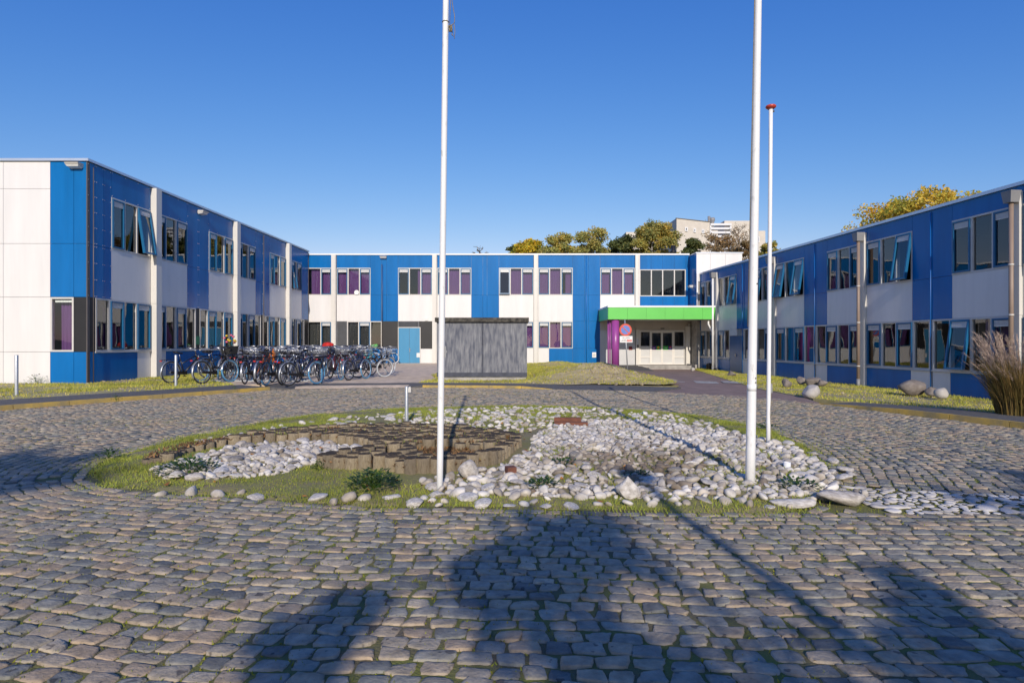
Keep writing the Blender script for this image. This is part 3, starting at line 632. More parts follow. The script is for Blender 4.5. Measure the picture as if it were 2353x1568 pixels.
for d0, (a, b) in enumerate(((1089, 1308), (1310, 1531))):
    mb = MB(); ua, ub = ex(a), ex(b)
    FB.box(mb, ua, ua + .06, -.07, .015, .0, zt - .1); FB.box(mb, ub - .06, ub, -.07, .015, .0, zt - .1); FB.box(mb, ua + .06, ub - .06, -.07, .014, zt - .16, zt - .1)
    FB.box(mb, ua + .06, ub - .06, -.07, .014, 0, .12); FB.box(mb, ua + .06, ub - .06, -.07, .014, ez(990), ez(973))
    mb.cur = 1; FB.box(mb, ua + .06, ub - .06, -.05, -.01, .12, ez(990)); mb.cur = 2; FB.quad(mb, ua + .06, ub - .06, -.03, ez(973), zt - .16)
    dr = mb.build('door', [M_DWHITE, M_DPANEL, M_GLASS], dfm)
    for i in (0, 1):
        a2, b2, c2 = STK[d0 * 2 + i]; mb = MB(); FB.box(mb, ex(a2), ex(b2), -.027, -.023, ez(973), ez(895))
        mb.build('sticker', mat('sticker_%d%d' % (d0, i), c2, .5), dr)
        zc = (ez(973) + ez(895)) / 2; xc = (ex(a2) + ex(b2)) / 2
        if i == 0:
            text('s\u0131r', .17, M_WHITEPAINT, 'lettering', dr, (xc + .02, BY + .021, zc), sx=.9)
        else:
            mb = MB(); mb.tube([(xc - .01, BY + .0225, zc + .025), (xc - .01, BY + .0205, zc + .025)], .075, 20); mb.build('sticker_disc', mat('yellow_print', (0.75, .5, .03), .5) if d0 == 0 else mat('red_print', (.6, .05, .06), .5), dr)
            mb = MB(); mb.tube([(xc - .005, BY + .0205, zc - .03), (xc - .005, BY + .0188, zc - .03)], .045, 16); mb.build('sticker_dot', mat('red_print', (.6, .05, .06), .5) if d0 == 0 else mat('cyan_print', (.08, .4, .6), .5), dr)
mb = MB(); FB.box(mb, ex(1280), ex(1355), .0, .07, ez(552), ez(535)); mb.build('door_sensor', M_BLACK, ent)
mb = MB(); FB.box(mb, ex(640), ex(712), 0, .012, ez(975), ez(903)); ns = mb.build('notice_plate', mat('dark_red_notice', (.22, .02, .02), .5, .15, 30.0), ent)
mb = MB(); FB.box(mb, ex(1770), ex(1852), .02, .3, -.15, ez(500)); mb.build('pillar', M_WHITE2, ent)
mb = MB(); mb.lathe((ex(1850), BY - .1, ez(470)), [(.0, -.07), (.05, -.05), (.07, 0), (.07, .06), (.0, .06)], 14); mb.build('camera_dome', M_WHITEPAINT, ent)
mb = MB(); mb.tube([(11.05, CYF + .25, 2.66), (11.05, CYF + .25, 2.4), (11.25, CYF + .25, 2.0), (11.42, CYF + .2, 1.75), (11.42, CYF + .2, -.3)], .05, 12); mb.build('downpipe', M_WHITEPAINT, ent)
mb = MB(); mb.box(ex(830), ex(1830), BY - 3.2, BY - 3.0, 2.2, 2.21)
mb = MB(); FB.box(mb, ex(820), ex(1800), -4.0, -3.9, 0, 2.7); FB.box(mb, ex(820), ex(1800), -4, -.15, -.05, -.01); FB.box(mb, ex(820), ex(1800), -4, -.15, 2.3, 2.4); FB.box(mb, ex(810), ex(822), -4, -.15, 0, 2.4); FB.box(mb, ex(1790), ex(1800), -4, -.15, 0, 2.4); mb.build('interior_wall', mat('lobby_wall', (.10, .10, .09), .8, .2, 1.0), ent)
# steps
mb = MB(); sx_a, sx_b = 7.95, 10.75
mb.box(ex(770) - .1, sx_b, BY - 1.35, BY - .0, -.3, -.015); mb.box(sx_a + .15, sx_b, BY - 1.68, BY - 1.36, -.35, -.125); mb.box(sx_a + .3, sx_b, BY - 2.0, BY - 1.69, -.4, -.225)
mb.box(sx_b, sx_b + .12, BY - 2.0, BY - .3, -.4, .06)
tag(mb.build('entrance_steps', M_CONC, origin=(9.3, BY - 1, -.2)), 'three low concrete steps in front of the glass entrance doors', 'steps')
# ------------------------------------------------------------------ ground, court, kerbs, lawns
M_JOINT = mat('joint_soil', (0.135, 0.108, 0.066), 0.95, scale=1.6, col2=(0.17, 0.185, 0.026), bump=0.6, bscale=90, lo=0.46, hi=0.54, detail=9)
M_COBBLE = mat('cobble_stone', (0.314, 0.274, 0.210), 0.70, 0.32, 11.0, bump=0.38, bscale=55, spec=0.3, stain=(13, .66, (.42, .42, .45)),
               attr=[(0.48, 0.54, 0.62), (0.76, 0.84, 0.90), (1.16, 1.07, 0.96), (1.2, 1.03, 0.88), (0.98, 1.03, 1.05), (0.72, 0.78, 0.84), (1.4, 1.32, 1.2)])
M_ASPH = mat('asphalt', (0.105, 0.100, 0.094), 0.9, 0.25, 14.0, bump=0.25, bscale=150)
M_KERB = mat('yellow_kerb_paint', (0.20, 0.17, 0.10), 0.8, scale=2.4, col2=(0.50, 0.33, 0.06), bump=0.3, bscale=60, lo=0.38, hi=0.58)
M_LAWN = mat('lawn_soil', (0.24, 0.22, 0.075), 0.95, scale=1.3, col2=(0.42, 0.35, 0.21), bump=0.35, bscale=22, lo=0.36, hi=0.62, detail=10)
M_RUBST = mat('rubble_stone', (0.22, 0.17, 0.09), .9, scale=5.0, col2=(.50, .42, .30), lo=.35, hi=.6, detail=8, attr=[(.5, .5, .5), (.9, .88, .85), (1.1, 1.1, 1.1)])
M_RUBBLE = mat('rubble_mound', (0.33, 0.265, 0.10), 0.95, scale=4.0, col2=(0.52, 0.43, 0.27), bump=.6, bscale=16, lo=0.35, hi=0.65, detail=10)
M_PAVER = mat('tan_paver', (0.64, 0.50, 0.35), 0.9, 0.25, 3.0, bump=0.4, bscale=50, detail=9)
M_BLADE = mat('grass_blade', (0.31, 0.325, 0.070), 0.7, 0.35, 0.9, transl=0.3, attr=[(0.7, 0.9, 0.6), (1.1, 1.15, 0.8), (1.6, 1.45, 1.0), (2.3, 1.75, 1.5)])
M_STONE = mat('white_stone', (0.23, 0.195, 0.155), 0.85, scale=3.5, col2=(0.71, 0.665, 0.595), bump=0.35, bscale=26, lo=0.36, hi=0.55, detail=8,
              attr=[(0.36, 0.31, 0.26), (0.80, 0.76, 0.70), (1.0, 1.0, 1.0), (1.06, 1.06, 1.06)])
M_STONEO = mat('white_stone_large', (0.26, 0.225, 0.18), 0.85, scale=2.6, col2=(0.72, 0.68, 0.615), bump=0.5, bscale=9, lo=0.34, hi=0.54, detail=9, objrand=((.72, .69, .66), (1, 1, 1)))

def poly_sheet(name, pts, z, m, kind='structure', skirt=0.0):
    bm = bmesh.new(); vs = [bm.verts.new((p[0], p[1], z if len(p) < 3 else p[2])) for p in pts]
    f = bm.faces.new(vs); bmesh.ops.triangulate(bm, faces=[f]); bm.normal_update()
    for q in bm.faces:
        if q.normal.z < 0: q.normal_flip()
    if skirt:
        low = [bm.verts.new((v.co.x, v.co.y, v.co.z - skirt)) for v in vs]
        for i in range(len(vs)): j = (i + 1) % len(vs); bm.faces.new((vs[i], vs[j], low[j], low[i]))
    me = bpy.data.meshes.new(name); bm.to_mesh(me); bm.free(); me.materials.append(m)
    return tag(link(name, me), kind=kind)
def strip_sheet(name, A, B, m, rows=1, kind='structure'):
    V = []; f = []; n = len(A)
    for j in range(rows + 1):
        t = j / rows
        for a, b in zip(A, B): V.append(tuple(a[k] + (b[k] - a[k]) * t for k in range(3)))
    for j in range(rows):
        for i in range(n - 1): f.append((j * n + i, j * n + i + 1, (j + 1) * n + i + 1, (j + 1) * n + i))
    mb = MB(); mb.add(V, f, True)
    for E in (V[:n], V[rows * n:], V[0::n], V[n - 1::n]):
        k = len(E); mb.add(list(E) + [(x, y, z - .3) for x, y, z in E], [(i, i + 1, k + i + 1, k + i) for i in range(k - 1)], False)
    return tag(mb.build(name, m), kind=kind)
def resample(P, step):
    P = np.asarray(P, float); d = np.r_[0, np.cumsum(np.linalg.norm(np.diff(P, axis=0), axis=1))]
    n = max(2, int(d[-1] / step) + 1); t = np.linspace(0, d[-1], n)
    return np.stack([np.interp(t, d, P[:, k]) for k in range(P.shape[1])], 1)
def offset_line(P, r):
    P = np.asarray(P, float); T = np.gradient(P, axis=0); T /= np.linalg.norm(T, axis=1)[:, None]
    return P + r * np.stack([T[:, 1], -T[:, 0]], 1)
tag(poly_sheet('ground', [(-900, -500), (900, -500), (900, 1500), (-900, 1500)], -0.45, mat('far_ground', (0.07, 0.075, 0.035), .95, .3, .05)), kind='structure')

KL = [(-12.6, -14), (-12.6, 4), (-12.2, 8.4), (-10.24, 12.19), (-8.89, 14.3), (-6.88, 17.35)]
KM = [(-2.7, 18.35), (-0.8, 18.25), (1.25, 17.66)]
KR = [(6.79, 13.5), (7.25, 12.0), (8.02, 9.55), (8.6, 6.5), (8.9, 2), (8.9, -14)]
COURT = KL + [(-5.6, 18.0), (-4.2, 18.3)] + KM + [(3.0, 17.3), (3.87, 16.8), (5.4, 15.9), (6.43, 14.6)] + KR
poly_sheet('court_base', COURT, -0.0065, M_JOINT)['kind'] = 'structure'

ISL_PX = [(210, 1093), (235, 1068), (280, 1048), (340, 1030), (450, 1003), (560, 980), (690, 958), (830, 943), (1000, 936), (1200, 933), (1380, 937), (1500, 945), (1620, 958), (1720, 978), (1790, 1000), (1850, 1030), (1885, 1065), (1893, 1100), (1880, 1140), (1840, 1172), (1700, 1176), (1400, 1170), (1100, 1164), (850, 1160), (700, 1150), (560, 1140), (400, 1130), (300, 1122), (240, 1112)]
ISL = [G(x, y)[:2] for x, y in ISL_PX]
def closed_smooth(P, n=900, it=40):
    P = np.asarray(P + [P[0]], float); d = np.r_[0, np.cumsum(np.linalg.norm(np.diff(P, axis=0), axis=1))]
    t = np.linspace(0, d[-1], n, endpoint=False); Q = np.stack([np.interp(t, d, P[:, k]) for k in (0, 1)], 1)
    for _ in range(it): Q = (np.roll(Q, 1, 0) + 2 * Q + np.roll(Q, -1, 0)) / 4
    return Q
IS = closed_smooth(ISL)
_T = np.roll(IS, -1, 0) - np.roll(IS, 1, 0); _T /= np.linalg.norm(_T, axis=1)[:, None]
INr = np.stack([-_T[:, 1], _T[:, 0]], 1)           # outline runs clockwise, so this points outwards
if ((IS - IS.mean(0)) * INr).sum() < 0: INr = -INr
for _ in range(160): INr = (np.roll(INr, 1, 0) + 2 * INr + np.roll(INr, -1, 0)) / 4
INr /= np.linalg.norm(INr, axis=1)[:, None]

STRIP = [(2.9, 4.80), (9.0, 4.62), (9.0, 5.15), (4.5, 5.38), (3.05, 5.78), (2.7, 5.6), (2.55, 5.0)]
def build_cobbles():
    S = []                                            # x, y, tx, ty, w, l
    def row(path, l, s0=.2):
        d = np.r_[0, np.cumsum(np.linalg.norm(np.diff(path, axis=0), axis=1))]; s = rnd.random() * s0
        while s < d[-1]:
            w = rnd.uniform(.108, .162) if rnd.random() > .05 else rnd.uniform(.18, .25)
            m = s + w / 2
            x = np.interp(m, d, path[:, 0]); y = np.interp(m, d, path[:, 1])
            x2 = np.interp(m + .02, d, path[:, 0]); y2 = np.interp(m + .02, d, path[:, 1]); x1 = np.interp(m - .02, d, path[:, 0]); y1 = np.interp(m - .02, d, path[:, 1])
            L = math.hypot(x2 - x1, y2 - y1) or 1
            S.append((x, y, (x2 - x1) / L, (y2 - y1) / L, w, l)); s += w
    fr_ = IS[(IS[:, 1] < 6) & (np.abs(IS[:, 0] - 1.2) < .15)]; YE = fr_[:, 1].mean(); r = 0.06; B = []
    while r < 8.6:
        l = rnd.uniform(.098, .118); rr = r + l / 2
        wob = .03 * (vnoise(np.arange(900) / 22.0, np.full(900, rr * 3), 1.0, 3) - .5)
        P = IS + (rr + wob)[:, None] * INr
        row(np.vstack([P, P[:1]]), l)
        if r < 4.6: B.append((rr, l))
        r += l
    S = np.array(S)
    keep = inpoly(S[:, :2], COURT) & ~inpoly(S[:, :2], [tuple(p) for p in IS]) & (S[:, 1] > 0.7)
    keep &= ~((S[:, 0] > 1.2) & (S[:, 1] < 4.88)) & ~inpoly(S[:, :2], STRIP)
    A = S[keep]; S = []
    for rr, l in B:
        y = YE - rr; xs = np.arange(1.09, 9.2, .2); yy = y + .012 * np.sin((xs - 1.2) * 1.3) - (.012 * (xs - 1.2))
        row(np.stack([xs, yy], 1), l, .04)
    S = np.array(S); S = S[(S[:, 1] > .7) & inpoly(S[:, :2], COURT) & ~inpoly(S[:, :2], STRIP)]
    near_ = np.abs(A[:, 0] - 1.15) < .35; near_ &= A[:, 1] < 5; idx = np.where(near_)[0]; B_ = S[S[:, 0] < 1.6]; dropm = np.zeros(len(A), bool)
    for i in idx:
        dx = np.abs(B_[:, 0] - A[i, 0]) / ((B_[:, 4] + A[i, 4]) / 2); dy = np.abs(B_[:, 1] - A[i, 1]); dropm[i] = ((dx < .62) & (dy < .058)).any()
    for i in np.where(dropm)[0]:
        if not ((np.abs(S[:, 0] - A[i, 0]) < S[:, 4] * .5) & (np.abs(S[:, 1] - A[i, 1]) < S[:, 5] * .55)).any(): dropm[i] = False; A[i, 4] *= .75
    S = np.vstack([A[~dropm], S]); n = len(S)
    S[:, :2] += rng.normal(0, .006, (n, 2))
    res = []
    for near in (True, False):
        Q = S[(S[:, 1] < 6.5) == near]; m = len(Q); k = 8 if near else 6
        g = np.array([-1, -.95, -.78, -.3, .3, .78, .95, 1]) if near else np.array([-1, -.93, -.4, .4, .93, 1])
        u, v = np.meshgrid(g, g); u = u.ravel(); v = v.ravel()
        ex_ = rng.uniform(.16, .40, m)[:, None]
        uu = u * np.sqrt(1 - ex_ * .62 * v ** 2 * np.abs(v)); vv = v * np.sqrt(1 - ex_ * .62 * u ** 2 * np.abs(u))
        sk = rng.normal(0, .11, (m, 4))
        gap = rng.uniform(.006, .016, m)
        hw = (Q[:, 4] - gap) / 2; hl = (Q[:, 5] - gap) / 2
        lu_ = uu * hw[:, None] * (1 + sk[:, 0:1] * v) + sk[:, 2:3] * .05 * vv; lv = vv * hl[:, None] * (1 + sk[:, 1:2] * u) + sk[:, 3:4] * .05 * uu
        rr = np.maximum(np.abs(u), np.abs(v)); rim = (rr > .99)
        dome = (1 - np.abs(u) ** 4.5) * (1 - np.abs(v) ** 4.5)
        h = rng.uniform(.002, .006, m); base = rng.normal(0, .0020, m)
        z = base[:, None] + h[:, None] * dome ** .8 + u * rng.normal(0, .0016, m)[:, None] + v * rng.normal(0, .0016, m)[:, None]
        z += rng.normal(0, .0008 if near else .0004, z.shape); nz_ = .0028 if near else .0015; lu_ = lu_ + rng.normal(0, nz_, lu_.shape); lv = lv + rng.normal(0, nz_, lv.shape)
        z = np.where(rim[None, :], -.02, z)
        X = Q[:, 0:1] + lu_ * Q[:, 2:3] - lv * Q[:, 3:4]; Y = Q[:, 1:2] + lu_ * Q[:, 3:4] + lv * Q[:, 2:3]
        V = np.stack([X, Y, z], 2).reshape(-1, 3)
        i = np.arange(k - 1); a = (i[:, None] * k + i[None, :]).ravel()
        q = np.stack([a, a + 1, a + k + 1, a + k], 1)
        Fq = (q[None] + (np.arange(m) * k * k)[:, None, None]).reshape(-1, 4)
        tone = np.repeat(np.clip(rng.normal(.48, .27, m), 0, 1), k * k)
        res.append((V, Fq, tone))
    V = np.vstack([res[0][0], res[1][0]]); Fq = np.vstack([res[0][1], res[1][1] + len(res[0][0])]); tone = np.r_[res[0][2], res[1][2]]
    return tag(link('cobbled_court', np_mesh('cobbled_court', V, Fq, M_COBBLE, True, tone)), kind='structure')
build_cobbles()

def kerb(name, line, z0, z1, w, m, lens=0.95, taper=None):
    P = resample(line, .95); mb = MB(); O = offset_line(P, -w) if True else None
    for i in range(len(P) - 1):
        a, b = P[i], P[i + 1]; t = (b - a) / np.linalg.norm(b - a) * .006; c, d = O[i], O[i + 1]
        za, zb = z1, z1
        if taper: za, zb = taper(i / (len(P) - 1)), taper((i + 1) / (len(P) - 1))
        e = .02
        A0, B0, C0, D0 = a + t, b - t, d - t, c + t
        nrm = (D0 - A0) / np.linalg.norm(D0 - A0) * e
        mb.box8([(*A0, z0), (*B0, z0), (*C0, z0), (*D0, z0), (*(A0 + nrm), za), (*(B0 + nrm), zb), (*C0, zb - .004), (*D0, za - .004)])
    return tag(mb.build(name, m), kind='structure')
kerb('kerb', KL[1:], -.06, .095, .13, M_KERB); kerb('kerb', KM, -.06, .07, .16, M_KERB, taper=lambda t: .075 if t < .75 else .075 - .07 * (t - .75) / .25)
kerb('kerb', KR[:-1], -.06, .095, .13, M_KERB, taper=lambda t: .095 if t > .18 else .02 + .075 * t / .18)
def strip_from(line, w0, w1, z0, z1): P = resample(line, .6); return [(*p, z0) for p in offset_line(P, w0)], [(*p, z1) for p in offset_line(P, w1)]
AL, BL = strip_from(KL, -.125, -1.45, .088, .10); strip_sheet('asphalt_path', AL, BL, M_ASPH)
AR, BR = strip_from(KR, -.125, -1.1, .088, .09)
ramp = lambda L_, zz: [(x, y, zz * min(1, .08 + i / 5)) for i, (x, y, _) in enumerate(L_)]
AR, BR = ramp(AR, .088), ramp(BR, .09); strip_sheet('asphalt_path', AR, BR, M_ASPH)
AP_I = [(-6.9, 17.36, .085), (-6.3, 17.68, .012), (-5.6, 18.0, .006), (-4.2, 18.3, .006), (-3.2, 18.34, .006), (-2.7, 18.37, .06), (-.8, 18.27, .064), (.9, 17.82, .03), (1.27, 17.66, .006), (3, 17.28, .006), (3.9, 16.84, .006)]
AP_O = [(-7.5, 18.45, .097), (-6.6, 18.62, .097), (-5.6, 18.92, .097), (-4.2, 19.05, .097), (-3.1, 19.12, .099), (-2.6, 19.12, .099), (-.8, 19.0, .1), (.9, 18.62, .1), (1.3, 18.5, .1), (3.0, 18.06, .095), (5.05, 18.2, .02)]
strip_sheet('asphalt_apron', AP_I, AP_O, M_ASPH, 2)
mid_ = [tuple(a[k] + (b[k] - a[k]) * .5 + (.004 if k == 2 else 0) for k in range(3)) for a, b in zip(AP_I, AP_O)]
strip_sheet('paver_ramp', [(x, y, z + .004) for x, y, z in AP_I[1:5]], mid_[1:5], M_PAVER, 1)
# paved bicycle yard, middle lawn, left lawn
YARD = [(-8.15, 18.0), (-7.4, 18.4), (-5.5, 18.9), (-3.0, 19.1), (-2.6, 21), (-3.2, 24), (-2.5, 27), (-3.2, 31), (-2.6, 37.75), (-12.4, 37.75), (-12.7, 31), (-12.0, 26), (-10.5, 21.5), (-9.5, 19.5)]
poly_sheet('paved_yard', YARD, .094, M_PAVER, skirt=.12)
poly_sheet('mid_lawn', [(-3.0, 19.1, .098), (-1, 19.0, .1), (1.2, 18.5, .1), (3.0, 18.05, .09), (4.5, 18.2, .05), (5.25, 19.2, .0), (5.4, 24, -.045), (5.3, 30, -.09), (5.3, 37.7, -.02), (-2.6, 37.75, .098), (-3.2, 31, .098), (-2.5, 27, .098), (-3.2, 24, .098), (-2.6, 21, .098)], .098, M_LAWN, skirt=.3)
poly_sheet('left_lawn', [tuple(p[:2]) for p in BL[:-1] if p[1] > 2] + [(-8.3, 18.3), (-9.5, 19.5), (-10.5, 21.5), (-12.0, 26), (-12.7, 31), (-13.2, 31), (-13.1, 18.7), (-30, 18.8), (-30, 2)], .095, M_LAWN, skirt=.1)
mw = [FR.P(ru(x), 0.05, 0)[:2] for x in (3050, 2700, 2352, 2200, 2000, 1900, 1800, 1720, 1660, 1615)]
RLB = [(*p, -.2) for p in mw[::-1]]
M_DRIVE = mat('red_brick_drive', (0.25, 0.172, 0.138), 0.85, 0.25, 2.0, bump=0.3, bscale=60, detail=9)
DL = [(4.0, 16.82, .002), (5.0, 18.0, -.008), (5.25, 19.5, -.02), (5.4, 24, -.06), (5.42, 30, -.13), (5.35, 34, -.19), (5.3, 37.75, -.23)]
DRr = [(6.88, 13.55, .004), (7.25, 15.3, -.003), (7.4, 18.3, -.03), (7.95, 21.3, -.07), (9.2, 28, -.14), (10.3, 33.6, -.21), (10.75, 37.7, -.24)]
strip_sheet('brick_drive', DL, DRr, M_DRIVE, 6)
strip_sheet('entrance_platform', [(5.3, 33.2, -.16), (5.3, 33.9, -.03), (5.3, 37.7, -.02)], [(7.75, 33.2, -.19), (7.75, 34.6, -.10), (7.75, 37.7, -.02)], M_ASPH, 1)
rl_a = resample([(10.6, 36.2, -.215), (10.25, 33.4, -.19), (9.15, 27.8, -.125), (7.9, 21.2, -.055), (7.35, 18.2, -.015), (7.21, 15.6, .012), (7.25, 14.4, .015), (7.7, 13.9, .01)] + [tuple(p) for p in BR[1:]], .6)
def zr(x, y): return np.interp((14.643 - .09357 * y - x) / 5.0, [0, .3, 1], [-.2, -.06, .09])
rl_b = []
for p in rl_a:
    y = min(max(p[1], -2.0), 36.2); rl_b.append((14.643 - .09357 * y - .02, y, -.2))
strip_sheet('right_lawn', [tuple(p) for p in rl_a], rl_b, M_LAWN, 4)
RLA = rl_a; RLBn = np.array(rl_b)
# crossing dashes on the drive
mb = MB()
for a, b in ((1517, 1572), (1592, 1645), (1655, 1712)):
    p, q = G(a, 874.5, -.05), G(b, 876, -.05); p2, q2 = G(a + 8, 879.5, -.05), G(b + 8, 881, -.05)
    mb.add([(p[0], p[1], -.045), (q[0], q[1], -.05), (q2[0], q2[1], -.05), (p2[0], p2[1], -.045)], [(0, 1, 2, 3)])
tag(mb.build('road_markings', mat('worn_white_paint', (0.36, 0.34, 0.31), .8, .35, 6.0)), kind='structure')
# mound of rubble
def mound_z(x, y):
    z = .45 * np.exp(-((x - 3.0) / 1.55) ** 2 - ((y - 20.9) / 1.9) ** 2) + .18 * np.exp(-((x - 1.6) / 1.6) ** 2 - ((y - 22.5) / 2.2) ** 2) + .20 * np.exp(-((x - 2.6) / 1.1) ** 2 - ((y - 34.4) / 1.6) ** 2) + .16 * np.exp(-((x - 5) / .8) ** 2 - ((y - 33.6) / 1.5) ** 2)
    return z * (0.82 + .36 * vnoise(x, y, 2.2, 5)) + .05 * (vnoise(x, y, 5, 8) - .5) * np.clip(z * 4, 0, 1)
gx, gy = np.meshgrid(np.arange(-.8, 5.71, .09), np.arange(18.2, 37.4, .12)); zz = mound_z(gx, gy) + .07
k = gx.shape[1]; I = np.arange(gx.size).reshape(gx.shape); q = np.stack([I[:-1, :-1], I[:-1, 1:], I[1:, 1:], I[1:, :-1]], -1).reshape(-1, 4)
V = np.stack([gx, gy, zz], -1).reshape(-1, 3); ok = V[q][:, :, 2].max(1) > .102
tag(link('rubble_mound', np_mesh('rubble_mound', V, q[ok], M_RUBBLE)), kind='structure')

# ---- scattered grass blades and lawn pebbles (uncountable)
def blades(name, XY, Z, h, w, tone, m=M_BLADE, lean=.5, kind='stuff'):
    n = len(XY); a = rng.uniform(0, 6.283, n); b = rng.uniform(0, 6.283, n); le = rng.uniform(.1, lean, n) * h
    V = np.empty((n, 3, 3)); V[:, 0, 0] = XY[:, 0] - np.cos(a) * w / 2; V[:, 0, 1] = XY[:, 1] - np.sin(a) * w / 2; V[:, 1, 0] = XY[:, 0] + np.cos(a) * w / 2; V[:, 1, 1] = XY[:, 1] + np.sin(a) * w / 2
    V[:, 0, 2] = V[:, 1, 2] = Z - .005; V[:, 2, 0] = XY[:, 0] + np.cos(b) * le; V[:, 2, 1] = XY[:, 1] + np.sin(b) * le; V[:, 2, 2] = Z + h
    return tag(link(name, np_mesh(name, V.reshape(-1, 3), np.arange(n * 3).reshape(-1, 3), m, False, np.repeat(tone, 3))), kind=kind)
def ico(sub):
    bm = bmesh.new(); bmesh.ops.create_icosphere(bm, subdivisions=sub, radius=1); bm.verts.ensure_lookup_table()
    V = np.array([v.co[:] for v in bm.verts]); Fq = np.array([[v.index for v in f.verts] for f in bm.faces]); bm.free(); return V, Fq
def stone_shape(sub, seed):
    V, Fq = ico(sub); r = np.random.default_rng(seed); W_ = V.copy()
    for _ in range(10):                               # a few soft planes chip the ball
        d = r.normal(0, 1, 3); d /= np.linalg.norm(d); c = r.uniform(.48, .82); p = W_ @ d; W_ -= np.clip(p - c, 0, None)[:, None] * d * .8
    nz = sum(np.sin(W_ @ r.normal(0, 2.2, 3) + r.uniform(0, 6)) for _ in range(4)) * .035
    W_ = W_ * (1 + nz)[:, None]
    return W_ / np.abs(W_).max(0), Fq
SH2 = [stone_shape(2, 40 + i) for i in range(8)]; SH1 = [stone_shape(1, 60 + i) for i in range(6)]
def scatter_stones(name, P, size, flat, tone, shapes, m, kind='stuff', tilt=.25):
    Vs, Fs, Ts, off = [], [], [], 0; sid = rng.integers(0, len(shapes), len(P))
    for k_, (V, Fq) in enumerate(shapes):
        s = np.where(sid == k_)[0]
        if not len(s): continue
        a = rng.uniform(0, 6.283, len(s)); ca, sa = np.cos(a)[:, None], np.sin(a)[:, None]
        el = rng.uniform(.75, 1.3, len(s))[:, None]; t = rng.normal(0, tilt, (len(s), 2))
        x = V[None, :, 0] * size[s][:, None] * el; y = V[None, :, 1] * size[s][:, None] / el; z = V[None, :, 2] * size[s][:, None] * flat[s][:, None] + x * t[:, :1] + y * t[:, 1:]
        W_ = np.stack([x * ca - y * sa + P[s][:, :1], x * sa + y * ca + P[s][:, 1:2], z + P[s][:, 2:3]], 2)
        Fs.append((Fq[None] + (np.arange(len(s)) * len(V))[:, None, None]).reshape(-1, 3) + off); off += len(s) * len(V)
        Vs.append(W_.reshape(-1, 3)); Ts.append(np.repeat(tone[s], len(V)))
    return tag(link(name, np_mesh(name, np.vstack(Vs), np.vstack(Fs), m, True, np.concatenate(Ts))), kind=kind)
def sample_poly(poly, n):
    P = np.asarray(poly)[:, :2]; lo, hi = P.min(0), P.max(0); out = []
    while sum(len(o) for o in out) < n:
        q = rng.uniform(lo, hi, (n * 2, 2)); out.append(q[inpoly(q, [tuple(p) for p in P])])
    return np.vstack(out)[:n]
LEFTL = [tuple(p[:2]) for p in BL[:-1] if p[1] > 2] + [(-8.3, 18.3), (-9.5, 19.5), (-10.5, 21.5), (-12.0, 26), (-13.05, 26), (-13.15, 18.75), (-22, 18.75), (-22, 8)]
MIDL = [(-3.0, 19.1), (-1, 19.0), (1.2, 18.5), (3.0, 18.05), (4.5, 18.2), (5.2, 19.2), (5.35, 24), (5.0, 30), (5.3, 37.7), (-2.6, 37.75), (-3.2, 31), (-2.5, 27), (-3.2, 24), (-2.6, 21)]
def rl_sample(n):
    i = rng.uniform(0, len(RLA) - 1.001, n); k_ = i.astype(int); f = (i - k_)[:, None]; a = RLA[k_] * (1 - f) + RLA[k_ + 1] * f; b = RLBn[k_] * (1 - f) + RLBn[k_ + 1] * f
    t = rng.uniform(0, 1, n)[:, None]; return a * (1 - t) + b * t
def lawn_cover(nb, npeb):
    XL = sample_poly(LEFTL, nb); XM = sample_poly(MIDL, nb); XR = rl_sample(int(nb * 1.1))
    zl = np.full(len(XL), .095); zm = .098 + np.where(True, np.maximum(mound_z(XM[:, 0], XM[:, 1]) - .028, 0), 0); zr_ = XR[:, 2]
    X = np.vstack([XL, XM, XR[:, :2]]); Z = np.r_[zl, zm, zr_]
    g = vnoise(X[:, 0], X[:, 1], .9, 1) * .6 + vnoise(X[:, 0], X[:, 1], 3.1, 2) * .4
    mz = mound_z(X[:, 0], X[:, 1]) * ((X[:, 0] > -1) & (X[:, 0] < 6))
    keep = rng.random(len(X)) < np.clip((g - .30) * 3.2 - np.clip(mz - .1, 0, 1) * 1.2, .06, 1)
    keep |= (mz > .03) & (rng.random(len(X)) < .45)
    X, Z, g = X[keep], Z[keep], g[keep]; n = len(X)
    blades('grass', X, Z, rng.uniform(.015, .062, n) * (.6 + g), rng.uniform(.012, .026, n), np.clip(rng.normal(.70 - .5 * (g - .4), .22, n), 0, 1), lean=.9)
    P = []
    for q, z0 in ((sample_poly(LEFTL, npeb), None), (sample_poly(MIDL, npeb), None), (rl_sample(int(npeb * 1.2)), 1)):
        z = q[:, 2] if z0 else .095 + np.maximum(mound_z(q[:, 0], q[:, 1]) - .026, 0) * ((q[:, 0] > -1) & (q[:, 0] < 6)); P.append(np.stack([q[:, 0], q[:, 1], z], 1))
    mq = np.stack([rng.normal(3.0, 1.1, 2600), rng.normal(20.7, 1.5, 2600)], 1); mq = mq[inpoly(mq, MIDL)]; P.append(np.stack([mq[:, 0], mq[:, 1], .1 + np.maximum(mound_z(mq[:, 0], mq[:, 1]) - .03, 0)], 1))
    P = np.vstack(P); d = vnoise(P[:, 0], P[:, 1], .7, 6); P = P[(rng.random(len(P)) < np.clip((d - .25) * 2, .1, 1))]; n = len(P)
    scatter_stones('lawn_pebbles', P, rng.gamma(3.0, .009, n).clip(.012, .085), rng.uniform(.4, .7, n), np.clip(rng.normal(.5, .25, n), 0, 1), SH1, M_RUBST)
lawn_cover(90000, 2300)

